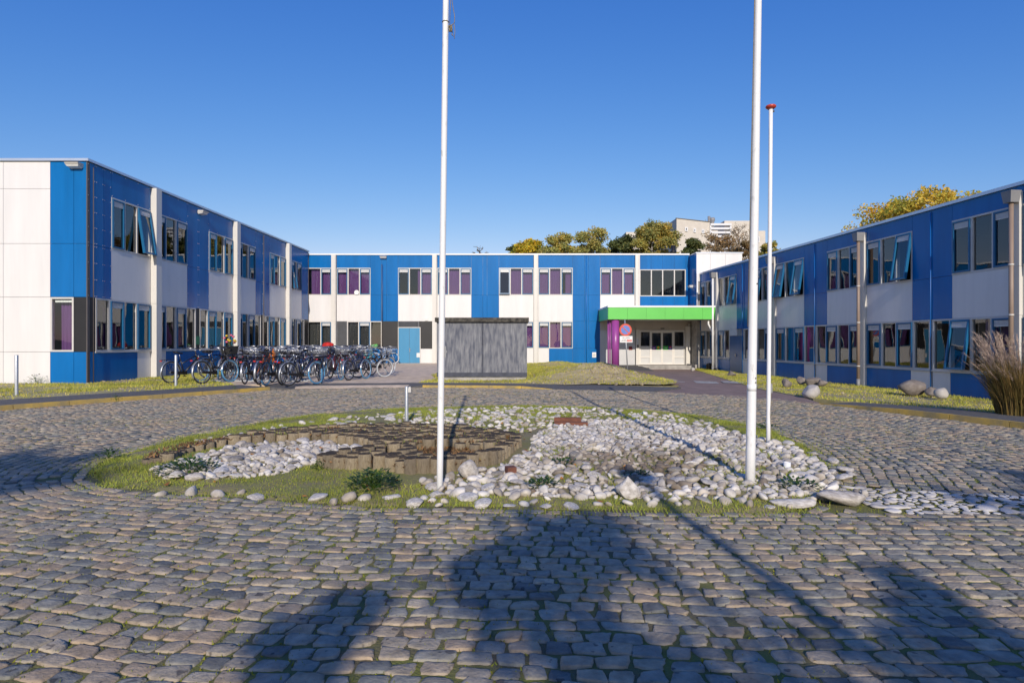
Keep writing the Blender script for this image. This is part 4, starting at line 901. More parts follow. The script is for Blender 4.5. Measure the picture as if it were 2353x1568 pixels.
# ------------------------------------------------------------------ the oval island
M_ISL = mat('island_soil', (0.19, 0.195, 0.050), 0.95, scale=1.5, col2=(0.25, 0.195, 0.11), bump=0.9, bscale=30, lo=.4, hi=.6, detail=9)
LOGP = [(.12, 7.53), (-.14, 6.47), (-.376, 6.25), (-.66, 6.08), (-1.03, 6.0), (-1.37, 6.2), (-1.68, 6.22), (-1.92, 6.28), (-2.07, 6.4), (-2.05, 6.55), (-1.78, 6.7), (-1.58, 7.0), (-1.68, 7.3), (-2.03, 7.75), (-2.63, 8.05), (-3.28, 7.88), (-3.63, 7.65), (-3.85, 7.2), (-3.75, 6.75), (-4.0, 6.6), (-4.15, 6.95), (-4.1, 7.4), (-3.75, 8.0), (-3.15, 8.55), (-2.4, 9.0), (-1.6, 9.15), (-.8, 8.9), (-.15, 8.35), (.1, 7.95)]
POCKET = [(-3.75, 6.35), (-3.5, 7.55), (-3.2, 7.8), (-2.6, 7.95), (-2.05, 7.65), (-1.72, 7.25), (-1.65, 6.95), (-1.85, 6.68), (-2.15, 6.45), (-2.3, 6.1), (-2.9, 5.85), (-3.4, 5.95)]
HOLE = [(-1.5, 7.0), (-1.55, 6.65), (-1.2, 6.4), (-.7, 6.35), (-.3, 6.6), (-.15, 7.1), (-.5, 7.5), (-1.1, 7.5)]
ISP = [tuple(p) for p in IS]
def dist_edge(X): return np.min(np.linalg.norm(X[:, None, :] - IS[None, ::6, :], axis=2), axis=1)
def isl_z(X):
    X = np.atleast_2d(X); d = dist_edge(X); z = np.clip(d / 1.2, 0, 1) * .045
    z = z + .05 * np.exp(-((X[:, 0] - 1.6) / 1.1) ** 2 - ((X[:, 1] - 7.2) / 1.3) ** 2) - .05 * np.exp(-((X[:, 0] - 1.35) / .45) ** 2 - ((X[:, 1] - 6.2) / .35) ** 2)
    return z
gx, gy = np.meshgrid(np.arange(-5.2, 4.3, .1), np.arange(4.6, 13.4, .1)); gp = np.stack([gx.ravel(), gy.ravel()], 1)
ins = inpoly(gp, ISP); zz = np.where(ins, isl_z(gp) + .02 * vnoise(gp[:, 0], gp[:, 1], 4, 2), -.03)
I = np.arange(gx.size).reshape(gx.shape); q = np.stack([I[:-1, :-1], I[:-1, 1:], I[1:, 1:], I[1:, :-1]], -1).reshape(-1, 4); q = q[ins[q].sum(1) > 0]
tag(link('island_soil', np_mesh('island_soil', np.c_[gp, zz], q, M_ISL)), kind='structure')
# log posts
M_LOGS = mat('weathered_log_side', (0.20, 0.155, 0.10), .9, scale=7.0, col2=(0.52, 0.44, 0.31), stretch=(3, 3, .35), bump=.9, bscale=20, lo=.38, hi=.62, objrand=((.75, .72, .7), (1.35, 1.3, 1.2)))
M_LOGT = mat('dark_log_top', (0.034, 0.024, 0.015), .95, scale=3, col2=(0.125, 0.088, 0.052), bump=.9, bscale=9, objrand=((.6, .6, .6), (1.3, 1.25, 1.1)))
def log_mesh(seed):
    r = random.Random(seed); n = 14; mb = MB(); rad = [1 + r.uniform(-.09, .09) for _ in range(n)]
    def ring(s, z, jit=0): return [(math.cos(6.283 * k / n) * rad[k] * s, math.sin(6.283 * k / n) * rad[k] * s, z + r.uniform(-jit, jit)) for k in range(n)]
    L = [ring(1.0, -1.0), ring(1.0, .5), ring(.97, .97, .02), ring(.90, 1.0, .02), ring(.5, .985, .03)]
    vs = [v for l in L for v in l] + [(0, 0, .97)]; fs = []; 
    for i in range(4):
        for k in range(n): l = (k + 1) % n; fs.append(((i * n + k), i * n + l, (i + 1) * n + l, (i + 1) * n + k))
    mb.add(vs, fs, True); b = 4 * n
    mb.add([], []); 
    for k in range(n): mb.f.append((b + k, b + (k + 1) % n, 5 * n)); mb.mi.append(0); mb.sm.append(True)
    for j, f in enumerate(mb.f): mb.mi[j] = 1 if (j >= 2 * n) else 0
    return mb.mesh('log_post', [M_LOGS, M_LOGT])
LOGM = [log_mesh(i) for i in range(6)]
pts_log = []
hx = .146
for j in range(40):
    for i in range(45):
        p = (-4.3 + i * hx + (j % 2) * hx / 2 + rnd.uniform(-.018, .018), 5.9 + j * hx * .88 + rnd.uniform(-.018, .018)); pts_log.append(p)
for a, b in zip(LOGP, LOGP[1:] + LOGP[:1]): pass
ring_ = resample(LOGP + LOGP[:1], .140)[:-1]
ctr = ring_.copy(); RT = np.roll(ring_, -1, 0) - np.roll(ring_, 1, 0); RT /= np.linalg.norm(RT, axis=1)[:, None]
inn = ring_ + .07 * np.stack([RT[:, 1], -RT[:, 0]], 1)
if not inpoly(inn[:3], LOGP).all(): inn = ring_ - .07 * np.stack([RT[:, 1], -RT[:, 0]], 1)
P = np.array(pts_log); P = P[inpoly(P, LOGP)]
P = P[np.min(np.linalg.norm(P[:, None] - ring_[None], axis=2), axis=1) > .185]
holes = inpoly(P, HOLE); P = P[~holes | (rng.random(len(P)) < .14)]
LG = 'log posts of the low palisade'
nlog = 0
for src, edge in ((inn, True), (P, False)):
    for (x, y) in src:
        inh = bool(inpoly([(x, y)], HOLE)[0]); left_low = x < -3.55
        h = (.155 if y < 6.9 else .125) * (1 + rnd.uniform(-.16, .12)) if not inh else rnd.uniform(.06, .11)
        if left_low: h *= max(.3, 1 - (-3.55 - x) * 1.3)
        if not edge and not inh: h *= rnd.uniform(.86, 1.0)
        o = bpy.data.objects.new('log_post', rnd.choice(LOGM)); COL.objects.link(o)
        o.location = (x, y, isl_z([(x, y)])[0]); r_ = rnd.uniform(.067, .076); o.scale = (r_, r_, h); o.rotation_euler = (rnd.uniform(-.05, .05), rnd.uniform(-.05, .05), rnd.uniform(0, 6.28))
        if edge and y < 6.75 and x > -2.2: lab = 'tall weathered log post in the front row of the palisade, pale side facing out'
        elif inh: lab = 'short rotten log post standing in the hollow of the palisade'
        elif left_low: lab = 'low sunken log post at the grassy left end of the palisade'
        elif edge and y < 8.1 and x < -1.5: lab = 'log post along the edge of the pebble pocket, backed by more posts'
        else: lab = 'dark topped log post packed into the middle and back of the palisade'
        tag(o, lab, 'log post', LG); nlog += 1
mbh = MB()
# rotten wood chips in the hollow
hq = sample_poly(HOLE, 1500); hz = isl_z(hq) + .02
hq2 = sample_poly(LOGP, 6000); hq2 = hq2[~inpoly(hq2, HOLE)]; hq = np.vstack([hq, hq2]); hz = np.r_[hz, isl_z(hq2) + .085]; nh = len(hq)
blades('bark_litter', hq, hz, rng.uniform(.005, .045, nh), rng.uniform(.01, .03, nh), rng.uniform(0, 1, nh), mat('bark_chips', (0.15, 0.08, 0.035), .9, .4, 6.0, attr=[(.6, .6, .6), (1, 1, 1), (2.2, 2.2, 2.0)]), lean=2.5)

# stones: the bed to the right of the posts, the pocket, the rim and the grass behind
BED = [(.2, 5.25), (-.6, 5.35), (-.9, 5.75), (-.45, 6.05), (-.1, 6.35), (.22, 7.4), (.3, 8.3), (.6, 9.4), (1.3, 10.2), (2.4, 10.0), (3.2, 9.0), (3.5, 8.0), (3.45, 6.8), (3.0, 5.6), (2.3, 5.2), (1.2, 5.15)]
class Grid:
    def __init__(s, c=.1): s.c = c; s.d = {}
    def ok(s, x, y, r, f=.8):
        i, j = int(x // s.c), int(y // s.c); k_ = int((r + .16) / s.c) + 1
        for a in range(i - k_, i + k_ + 1):
            for b in range(j - k_, j + k_ + 1):
                for (X, Y, R_) in s.d.get((a, b), ()):
                    if (X - x) ** 2 + (Y - y) ** 2 < ((R_ + r) * f) ** 2: return False
        return True
    def put(s, x, y, r): s.d.setdefault((int(x // s.c), int(y // s.c)), []).append((x, y, r))
GR = Grid(); big = []; small = []
for (x, y) in inn: GR.put(x, y, .06)
PIT = (1.35, 6.25)
def try_stone(x, y, r, f, zone):
    if not GR.ok(x, y, r, f): return
    if zone not in ('pocket',) and inpoly([(x, y)], LOGP)[0]: return
    GR.put(x, y, r); (big if r > .062 else small).append((x, y, r, zone))
special = [(-.42, 5.92, .105, 'boulder'), (.98, 5.22, .15, 'pyramid'), (2.75, 5.05, .17, 'slab'), (2.45, 4.97, .14, 'flat')]
for s in special: GR.put(s[0], s[1], s[2])
for q in sample_poly([(-3.2, 5.25), (-1.5, 5.05), (0, 4.95), (1.4, 4.98), (2.9, 4.92), (3.2, 5.5), (1.5, 5.3), (-1, 5.35), (-3, 5.6)], 420):
    sp = .75 if q[0] > -1.2 else .13
    if rnd.random() < sp: try_stone(q[0], q[1], rnd.choice([rnd.uniform(.055, .11), rnd.uniform(.03, .06)]), .95, 'front')
for q in sample_poly(BED, 1500): try_stone(q[0], q[1], rnd.choice([rnd.uniform(.055, .092), rnd.uniform(.04, .06)]) * (1.02 if q[1] < 6.2 else .8), .86, 'bed')
for q in sample_poly(POCKET, 500): try_stone(q[0], q[1], rnd.choice([rnd.uniform(.06, .10), rnd.uniform(.04, .06)]), .84, 'pocket')
for q in sample_poly([(3.0, 5.3), (3.6, 6.5), (3.7, 8), (3.2, 9.4), (2.6, 9.2), (3.0, 7)], 120): try_stone(q[0], q[1], rnd.uniform(.06, .11), .95, 'rim')
for q in sample_poly(BED, 5600): try_stone(q[0], q[1], rnd.uniform(.024, .05), .72, 'bed')
for q in sample_poly(POCKET, 1500): try_stone(q[0], q[1], rnd.uniform(.024, .048), .72, 'pocket')
BACKG = [(-4.3, 8.2), (-3.5, 9.9), (-2, 11.4), (0, 12.4), (1.6, 12.2), (3, 10.8), (3.3, 9.5), (1.4, 10.3), (.4, 9.2), (0, 8.6), (-.8, 9.2), (-1.7, 9.4), (-2.6, 9.15), (-3.4, 8.6), (-4.0, 7.9)]
for q in sample_poly(BACKG, 1500):
    if rnd.random() < (.9 if q[0] > -1.6 else .35) * (.4 + vnoise(q[0], q[1], 1.2, 9)): try_stone(q[0], q[1], rnd.choice([rnd.uniform(.055, .11), rnd.uniform(.03, .055), rnd.uniform(.03, .05)]), 1.0, 'back')
OBJSH = []
for i in range(7):
    V, Fq = stone_shape(3, 200 + i); OBJSH.append(np_mesh('white_stone', V, Fq, M_STONEO))
ZL = {'front': 'rounded white stone on the grassy front rim of the island beside the cobbles', 'bed': 'larger white stone lying in the pebble bed right of the log palisade',
      'pocket': 'larger white stone inside the pebble pocket between the log posts', 'rim': 'white stone on the right hand rim of the island near the short flagpole', 'back': 'white stone scattered in the grass behind the log palisade'}
ZG = {'front': 'white stones along the front rim', 'bed': 'white stones in the pebble bed', 'pocket': 'white stones in the pebble pocket', 'rim': 'white stones on the right rim', 'back': 'white stones in the grass behind'}
OBJSG = [np_mesh('white_stone', me_v[0], me_v[1], mat('grey_dirty_stone', (0.12, 0.105, 0.085), .9, scale=4.0, col2=(.36, .33, .29), bump=.5, bscale=12, lo=.36, hi=.6, detail=9)) for me_v in (stone_shape(3, 220 + i) for i in range(3))]
def stone_obj(x, y, r, flat, lab, grp, me=None, el=1.15, name='white_stone', sink=.25):
    o = bpy.data.objects.new(name, me or rnd.choice(OBJSH)); COL.objects.link(o); z = isl_z([(x, y)])[0]
    o.scale = (r * el, r / el, r * flat); o.location = (x, y, z + r * flat * (1 - sink)); o.rotation_euler = (rnd.uniform(-.2, .2), rnd.uniform(-.2, .2), rnd.uniform(0, 6.28)); return tag(o, lab, 'stone', grp)
big.sort(key=lambda s: -s[2] / s[1])
for i, (x, y, r, zn) in enumerate(big):
    dirty = zn == 'bed' and math.exp(-((x - 1.35) / .85) ** 2 - ((y - 6.4) / .7) ** 2) > rnd.uniform(.3, .9) or (zn in ('bed', 'pocket') and rnd.random() < .10)
    if i < 285: stone_obj(x, y, r * rnd.uniform(.82, 1.02), rnd.uniform(.32, .58), 'dirty grey stone among the white ones of the pebble bed and pocket' if dirty else ZL[zn], 'grey stones among the white' if dirty else ZG[zn], rnd.choice(OBJSG) if dirty else None, el=rnd.uniform(.85, 1.2), sink=.55 if zn in ('front', 'back', 'rim') else .15)
    else: small.append((x, y, r, zn))
V, Fq = stone_shape(3, 301); o = stone_obj(-.42, 5.92, .115, .85, 'biggest round white boulder, beside the foot of the tilted flagpole next to the log posts', None, np_mesh('white_boulder', V, Fq, M_STONEO), 1.1, 'white_boulder', .1)
V, Fq = stone_shape(3, 302); V = V.copy(); k_ = np.clip((V[:, 2] + 1) / 2, 0, 1); V[:, :2] *= (1.15 - .95 * k_)[:, None]; stone_obj(.98, 5.24, .155, .72, 'pyramid shaped white stone on the front rim of the island', None, np_mesh('white_stone', V, Fq, M_STONEO), 1.1, 'white_stone', .3).rotation_euler = (0, 0, .6)
V, Fq = stone_shape(3, 303); o = stone_obj(2.75, 5.12, .165, .36, 'long sloping white slab stone on the front right rim near the pebble strip', None, np_mesh('white_stone', V, Fq, M_STONEO), 1.25, 'white_stone', .2); o.rotation_euler = (0, .12, -.35)
V, Fq = stone_shape(3, 304); o = stone_obj(2.33, 5.02, .15, .24, 'flat oval white stone at the very front of the island against the cobbles', None, np_mesh('white_stone', V, Fq, M_STONEO), 1.3, 'white_stone', .2); o.rotation_euler = (0, 0, .05)
S = np.array([(x, y, r) for x, y, r, z in small]); zst = isl_z(S[:, :2]) + S[:, 2] * rng.uniform(.15, .55, len(S))
pit = np.exp(-((S[:, 0] - PIT[0]) / .95) ** 2 - ((S[:, 1] - 6.45) / .75) ** 2)
tone = np.clip(rng.normal(.60, .24, len(S)) - pit * .7, 0, 1)
scatter_stones('pebbles', np.c_[S[:, :2], zst], S[:, 2] * 1.06, rng.uniform(.5, .85, len(S)), tone, SH2, M_STONE)
# second layer of small pebbles filling the bed
q = np.vstack([sample_poly(BED, 2000), sample_poly(POCKET, 600)]); q = q[~inpoly(q, LOGP) | inpoly(q, POCKET)]
pit = np.exp(-((q[:, 0] - PIT[0]) / .95) ** 2 - ((q[:, 1] - 6.45) / .8) ** 2)
scatter_stones('pebbles', np.c_[q, isl_z(q) + .008], rng.uniform(.018, .036, len(q)), rng.uniform(.5, .9, len(q)), np.clip(rng.normal(.5, .25, len(q)) - pit * .5, 0, 1), SH1, M_STONE)
# embedded white pebble strip in the paving
STP = [(3.05, 4.84), (9.0, 4.66), (9.0, 5.12), (4.5, 5.35), (3.15, 5.72), (2.85, 5.5)]
poly_sheet('pebble_strip_bed', STRIP, -.006, M_JOINT)
GR2 = Grid(); sp = []
for q_ in sample_poly(STP, 5200):
    r = rnd.choice([rnd.uniform(.05, .1), rnd.uniform(.03, .05), rnd.uniform(.02, .035)])
    if GR2.ok(q_[0], q_[1], r, .78): GR2.put(q_[0], q_[1], r); sp.append((q_[0], q_[1], r))
sp = np.array(sp); scatter_stones('pebble_strip', np.c_[sp[:, :2], np.full(len(sp), .002)], sp[:, 2], rng.uniform(.16, .26, len(sp)), np.clip(rng.normal(.72, .15, len(sp)), 0, 1), SH2, M_STONEO, tilt=.04)
# island grass
X = np.vstack([sample_poly(ISP, 280000)]); d = dist_edge(X)
dens = np.clip(1.75 - d / 1.0, .0, 1) * 1.1 * ~inpoly(X, BED) + .75 * inpoly(X, BACKG) + .9 * (vnoise(X[:, 0], X[:, 1], 2.6, 4) > .54) * inpoly(X, BED) + 1.0 * ((X[:, 0] < -2.4) & (X[:, 1] < 6.6)) + .9 * (X[:, 0] < -3.6)
dens *= np.clip((vnoise(X[:, 0], X[:, 1], 3.0, 12) * .6 + vnoise(X[:, 0], X[:, 1], 1.1, 14) * .5 - .15) * 3.4, .05, 1)
dens = np.where(inpoly(X, LOGP), .012 + .07 * (vnoise(X[:, 0], X[:, 1], 5, 3) > .72), dens); dens = np.where(inpoly(X, POCKET), dens * .12, dens); dens = np.where(inpoly(X, HOLE), .04, dens)
k_ = rng.random(len(X)) < dens; X = X[k_]
ri = rng.integers(0, len(IS), 16000); ro = np.abs(rng.normal(0, .13, 16000)); XO = IS[ri] + INr[ri] * ro[:, None]
XO = XO[(rng.random(len(XO)) < np.clip((vnoise(XO[:, 0], XO[:, 1], 2.4, 31) - .3) * 2.5, .1, 1)) & (XO[:, 1] > 4.6)]; X = np.vstack([X, XO]); n = len(X); out_ = ~inpoly(X, ISP)
blades('island_grass', X, isl_z(X) * inpoly(X, ISP) + .002 + .1 * (inpoly(X, LOGP) & ~inpoly(X, HOLE)), rng.uniform(.010, .046, n) * (.4 + vnoise(X[:, 0], X[:, 1], 2.2, 7)) * np.where(out_, .6, 1), rng.uniform(.006, .012, n), np.clip(rng.normal(.30, .2, n), 0, 1), lean=1.0)
# moss cushions and little weeds in the paving joints
X = sample_poly([(-9, 1.2), (9, 1.2), (8.2, 12), (3, 17), (-6, 17), (-11, 11)], 170000)
mo = vnoise(X[:, 0], X[:, 1], .8, 21) * .6 + vnoise(X[:, 0], X[:, 1], 2.7, 22) * .4
k_ = (rng.random(len(X)) < np.clip((mo - .43) * 5, 0, 1)) & ~inpoly(X, ISP); X = X[k_]; n = len(X)
blades('joint_moss', X, np.full(n, -.008), rng.uniform(.009, .021, n), rng.uniform(.008, .018, n), np.clip(rng.normal(.35, .2, n), 0, 1), mat('moss', (0.19, 0.20, 0.018), .9, .3, 3.0, attr=[(.7, .8, .6), (1.2, 1.2, .8), (1.8, 1.3, 1.2)]), lean=1.4)
def weed(x, y, z, r, h, n, tone, lab, m=None, name='weed_plant', grp=None):
    V = []; f = []
    for i in range(n):
        a = rnd.uniform(0, 6.283); rr = r * math.sqrt(rnd.random()); hh = h * rnd.uniform(.25, 1) * (1 - .6 * (rr / r) ** 2); px, py = rr * math.cos(a), rr * math.sin(a)
        s = rnd.uniform(.012, .03) * (r / .15) ** .4; d = Vector((math.cos(a) + rnd.uniform(-.6, .6), math.sin(a) + rnd.uniform(-.6, .6), rnd.uniform(-.2, .7))).normalized(); sd_ = d.cross(Vector((0, 0, 1))).normalized()
        p = Vector((px, py, hh)); b = len(V); V += [p - d * s * .2, p + sd_ * s * .55 + d * s * .5, p + d * s * 1.5, p - sd_ * s * .55 + d * s * .5]; f.append((b, b + 1, b + 2, b + 3))
    for i in range(max(4, n // 12)):
        a = rnd.uniform(0, 6.283); rr = r * .8 * math.sqrt(rnd.random()); b = len(V); w_ = .003
        V += [Vector((-w_, 0, 0)), Vector((w_, 0, 0)), Vector((rr * math.cos(a) + w_, rr * math.sin(a), h * .7)), Vector((rr * math.cos(a) - w_, rr * math.sin(a), h * .7))]; f.append((b, b + 1, b + 2, b + 3))
    me = np_mesh(name, np.array([v[:] for v in V]), np.array(f), m or M_LEAF, False, np.clip(np.repeat(np.array([rnd.gauss(tone, .2) for _ in range(len(f))]), 4), 0, 1))
    return tag(link(name, me, loc=(x, y, z)), lab, 'plant', grp)
M_LEAF = mat('weed_leaf', (0.055, 0.105, 0.015), .55, .25, 4.0, transl=.3, attr=[(.6, .8, .6), (1.1, 1.1, .8), (1.7, 1.4, 1.0)])
for (px, py, r, h, n, lab) in ((858, 1122, .23, .19, 420, 'dense green bramble in front of the log posts'), (735, 1080, .09, .12, 90, 'small leafy weed on the low front log posts'), (1300, 1072, .22, .09, 220, 'low green weed spreading among the bed pebbles'),
                               (1245, 1120, .15, .1, 150, 'grey green weed tuft between the front stones'), (1470, 1096, .12, .08, 110, 'green weed in the dark hollow of the pebble bed'), (430, 1085, .3, .14, 330, 'spreading green weed at the edge of the pebble pocket'),
                               (250, 1052, .16, .12, 120, 'dry grass tuft on the island tip nearest the shaded cobbles'), (1755, 985, .2, .1, 150, 'green weed at the foot of the short flagpole'), (1830, 1120, .2, .09, 140, 'low plant on the right island rim by the pebble strip')):
    g = G(px, py, .03); weed(g[0], g[1], .03, r, h, n, .4, lab)
for (px, py, r, h, n, lab) in ((85, 882, .35, .32, 200, 'leafy weed growing against the white end wall'), (268, 921, .12, .2, 60, 'small green weed growing out of the left kerb'), (538, 895, .1, .18, 50, 'tiny weed beside the yellow kerb near the bicycles'), (1112, 865, .25, .28, 130, 'grassy weed at the foot of the grey shed')):
    g = G(px, py, .08); weed(g[0], g[1], .08, r, h, n, .5, lab)
# bricks, stub pipe, loose litter leaves
M_BRICK = mat('rust_brick', (0.16, 0.06, 0.035), .85, .3, 9.0, bump=.4, bscale=40)
g = G(1308, 978, .04); mb = MB(); mb.rbox((g[0] - .03, g[1], .13), (.42, .1, .09), -.05); mb.rbox((g[0] + .02, g[1] - .12, .07), (.5, .1, .1), -.1)
tag(mb.build('brick_pile', M_BRICK, origin=g), 'pair of long rust brown bricks lying behind the pebble bed', 'bricks')
g = G(1173, 1092, .05); mb = MB(); mb.rbox((g[0], g[1], .09), (.09, .1, .1), .3); tag(mb.build('brick_fragment', M_BRICK, origin=g), 'small broken red brick among the stones right of the boulder', 'brick')
g = G(1808, 1078, .02); mb = MB(); mb.lathe((g[0], g[1], .0), [(.036, 0), (.036, .10), (.03, .10), (.03, .03)], 16); tag(mb.build('pipe_stub', M_WHITEPAINT, origin=(g[0], g[1], 0)), 'short white plastic pipe stub sticking up on the right island rim', 'pipe')
X = np.vstack([sample_poly([(-4.4, 5.6), (-1, 5), (3, 5), (3.4, 8), (0, 12), (-4, 8)], 260), np.stack([rng.uniform(-11.8, -8.9, 90), np.zeros(90)], 1)])
X[260:, 1] = 12.0 + (X[260:, 0] + 10.24) * 1.45 - .12; n = len(X)
blades('fallen_leaves', X, np.r_[isl_z(X[:260]) + .03, np.full(90, .0)], rng.uniform(.005, .02, n), rng.uniform(.03, .06, n), rng.uniform(0, 1, n), mat('autumn_leaf', (0.28, 0.11, 0.02), .8, .4, 5.0, attr=[(.5, .5, .6), (1, 1, 1), (1.6, 1.6, 1)]), lean=4)
# ------------------------------------------------------------------ flagpoles, bollards, shed, sign
M_POLE = mat('flagpole_paint', (0.76, 0.75, 0.72), .38, scale=26, col2=(0.80, 0.79, 0.77), stretch=(1, 1, .3), lo=.25, hi=.42)
M_POLEW = mat('worn_flagpole_paint', (0.30, 0.28, 0.24), .45, scale=22, col2=(0.78, 0.77, 0.74), stretch=(1, 1, .35), lo=.24, hi=.34, detail=9)
M_ROPE = mat('rope', (0.22, 0.18, 0.11), .9, .3, 60.0)
def pole(x, y, h, lean, r0, r1, lab, m, grp='white flagpoles on the island'):
    t = empty('flagpole', (x, y, 0), lab, 'flagpole', grp)
    P = lambda z: (x + lean * z / h, y, z)
    mb = MB(); n = 14; mb.tube([P(h * i / n - (.15 if i == 0 else 0)) for i in range(n + 1)], [r0 + (r1 - r0) * i / n for i in range(n + 1)], 24); mb.build('mast', m, t)
    return t, P
pl, P1 = pole(-.65, 5.48, 4.65, .058, .0285, .0265, 'white flagpole with a knotted rope near its top, in front of the log palisade', M_POLEW)
mb = MB(); r = .031
ring = lambda z, q: [(P1(z)[0] + q * math.cos(a), P1(z)[1] + q * math.sin(a), z) for a in np.linspace(0, 6.283, 15)[:-1]]
mb.tube(ring(4.23, .030), .0032, 6, closed=True)
kx = P1(4.15)[0] + .045
for _ in range(9): mb.tube([(kx + rnd.uniform(-.015, .02), 5.46 + rnd.uniform(-.02, .02), 4.16 + rnd.uniform(-.035, .035)) for _ in range(4)], .0042, 6)
mb.tube([(kx - .005, 5.46, 4.18), (kx + .0, 5.46, 4.35), (kx + .004, 5.46, 4.60)], .003, 6)
mb.tube([(kx + .004, 5.46, 4.5), (kx + .02, 5.46, 4.38), (kx + .04, 5.46, 4.27), (kx + .038, 5.46, 4.215), (kx + .02, 5.46, 4.195), (kx, 5.46, 4.19)], .0035, 6)
mb.tube([(kx + .036, 5.46, 4.2), (kx + .042, 5.46, 4.13), (kx + .036, 5.46, 4.07)], .003, 6)
mb.tube([(kx + .01, 5.46, 4.11), (kx + .03, 5.46, 4.09), (kx + .015, 5.46, 4.12)], .003, 6)
mb.build('halyard', M_ROPE, pl)
mb = MB(); mb.lathe((kx + .014, 5.46, 4.43), [(.004, .0), (.012, .01), (.012, .03), (.004, .07)], 10); mb.build('rope_clip', M_WHITEPAINT, pl)
mb = MB(); c = P1(1.26); mb.rbox((c[0] + .036, c[1] - .0, 1.27), (.016, .03, .10)); mb.rbox((c[0] + .046, c[1], 1.27), (.014, .02, .02)); mb.build('cleat', M_GREYPLAST, pl)
pr, P2 = pole(2.23, 5.71, 5.25, .088, .0445, .029, 'thick dirty white flagpole at the front of the pebble bed, rising out of the frame', M_POLEW)
mb = MB(); mb.tube([(P2(1.5)[0] - .050, 5.70, 1.5), (P2(5)[0] - .036, 5.70, 5.0)], .004, 6); mb.build('halyard', M_ROPE, pr)
mb = MB()
for z in (.98, 1.02, 1.9): c = P2(z); mb.tube([(c[0] + .02, c[1] - .044, z), (c[0] + .02, c[1] - .03, z)], .006, 8)
mb.build('screw', M_BLACK, pr)
mb = MB(); mb.tube([P2(.90), P2(.96)], .0424, 24); mb.build('sleeve', M_WHITEPAINT, pr)
ps, P3 = pole(3.38, 8.04, 4.44, .034, .0265, .0255, 'short slim white flagpole topped with a red disc cap', M_POLE)
mb = MB(); c = P3(4.44); mb.lathe((c[0], c[1], 0), [(.0, 4.43), (.04, 4.43), (.064, 4.448), (.068, 4.462), (.06, 4.474), (.0, 4.482)], 28); cap = mb.build('cap', mat('red_cap', (.55, .06, .03), .3, .05, 3.0), ps)
mb = MB(); mb.rbox((c[0] + .035, c[1], 4.40), (.02, .02, .02)); mb.build('pulley', M_BLACK, ps)
mb = MB(); c = P3(.75); mb.rbox((c[0] + .034, c[1], .75), (.018, .03, .12)); mb.build('cleat', M_GREYPLAST, ps)
mb = MB(); mb.tube([(P3(.7)[0] + .03, 8.03, .7), (P3(.4)[0] + .01, 8.012, .42), (P3(.2)[0] + .03, 8.02, .15), (P3(.05)[0] + .05, 8.02, .03)], .003, 6); mb.build('rope_end', M_ROPE, ps)

def bollard(px, py, top, z0, lab, r=.038):
    g = G(px, py, z0); h = (py - top) / F * g[1]; mb = MB(); mb.lathe((g[0], g[1], z0 - .1), [(r, 0), (r, h + .09), (r * .9, h + .1), (0, h + .1)], 20)
    return tag(mb.build('bollard', M_STEEL, origin=(g[0], g[1], z0)), lab, 'bollard', 'grey steel bollards'), g, h
bollard(38, 907, 815, .095, 'grey steel bollard in the grass before the white end wall')
bollard(404, 887, 815, .095, 'grey steel bollard right in front of the lone bicycle')
b_, g, h = bollard(934, 974, 887, .03, 'slim grey steel bollard at the back of the island with a small white box', .03)
mb = MB(); mb.rbox((g[0] + .05, g[1], h - .03), (.045, .05, .07)); mb.lathe((g[0] + .05, g[1], h + .003), [(.02, 0), (.018, .02), (0, .024)], 12)
mb.build('junction_box', M_CREAM, b_); b_.children[0].matrix_parent_inverse = Matrix.Translation(-b_.location)

# grey shed
sx0, sx1, sy = -2.50, .50, 20.3
shed = empty('utility_shed', (-1, sy + 1.2, .09), 'weathered grey flat roofed shed standing on the lawn before the back block', 'shed')
M_SHED = mat('weathered_grey_board', (0.085, 0.092, 0.118), .8, scale=4.0, col2=(0.30, 0.30, 0.30), stretch=(2.6, 2.6, .5), bump=.2, bscale=30, lo=.44, hi=.70, detail=14)
mid = -1.0 + .02
mb = MB(); mb.box(sx0, mid - .008, sy, sy + 2.4, .22, 2.03); mb.box(mid + .008, sx1, sy, sy + 2.4, .22, 2.03); mb.box(sx0 + .02, sx1 - .02, sy + .02, sy + 2.38, .2, 2.02); mb.build('wall', M_SHED, shed)
mb = MB(); mb.box(sx0 - .003, sx1 + .003, sy - .012, sy + 2.41, .23, .36); mb.box(mid - .03, mid + .03, sy - .011, sy + .01, .36, 2.02); mb.build('trim_board', mat('shed_trim', (.06, .065, .085), .8, .25, 6.0), shed)
mb = MB(); mb.box(sx0 - .06, sx1 + .06, sy - .10, sy + 2.5, 2.04, 2.185); mb.build('roof', mat('mossy_roof_slab', (0.025, 0.023, 0.02), .95, scale=9.0, col2=(.14, .125, .10), bump=.8, bscale=25, lo=.45, hi=.65), shed)
mb = MB(); mb.box(sx0 + .05, sx1 - .03, sy + .04, sy + 2.3, .0, .2); mb.build('plinth', M_CONC, shed)
g = G(1033, 872, .1); mb = MB()
for i in range(6):
    for j in range(3): mb.cur = (i + j) % 3; mb.rbox((g[0] - .13 + j * .13 + rnd.uniform(-.008, .008), g[1] + .15 + rnd.uniform(-.01, .01), .127 + i * .055), (.122, .36, .05), rnd.uniform(-.03, .03))
tag(mb.build('paver_stack', [mat('blue_grey_paver', (.10, .13, .16), .85, .3, 9.0), mat('pale_paver', (.24, .26, .27), .85, .3, 9.0), mat('dark_paver', (.07, .09, .11), .85, .3, 9.0)], origin=(g[0], g[1], .1)), 'low stack of blue grey paving blocks in front of the grey shed', 'paving stack')

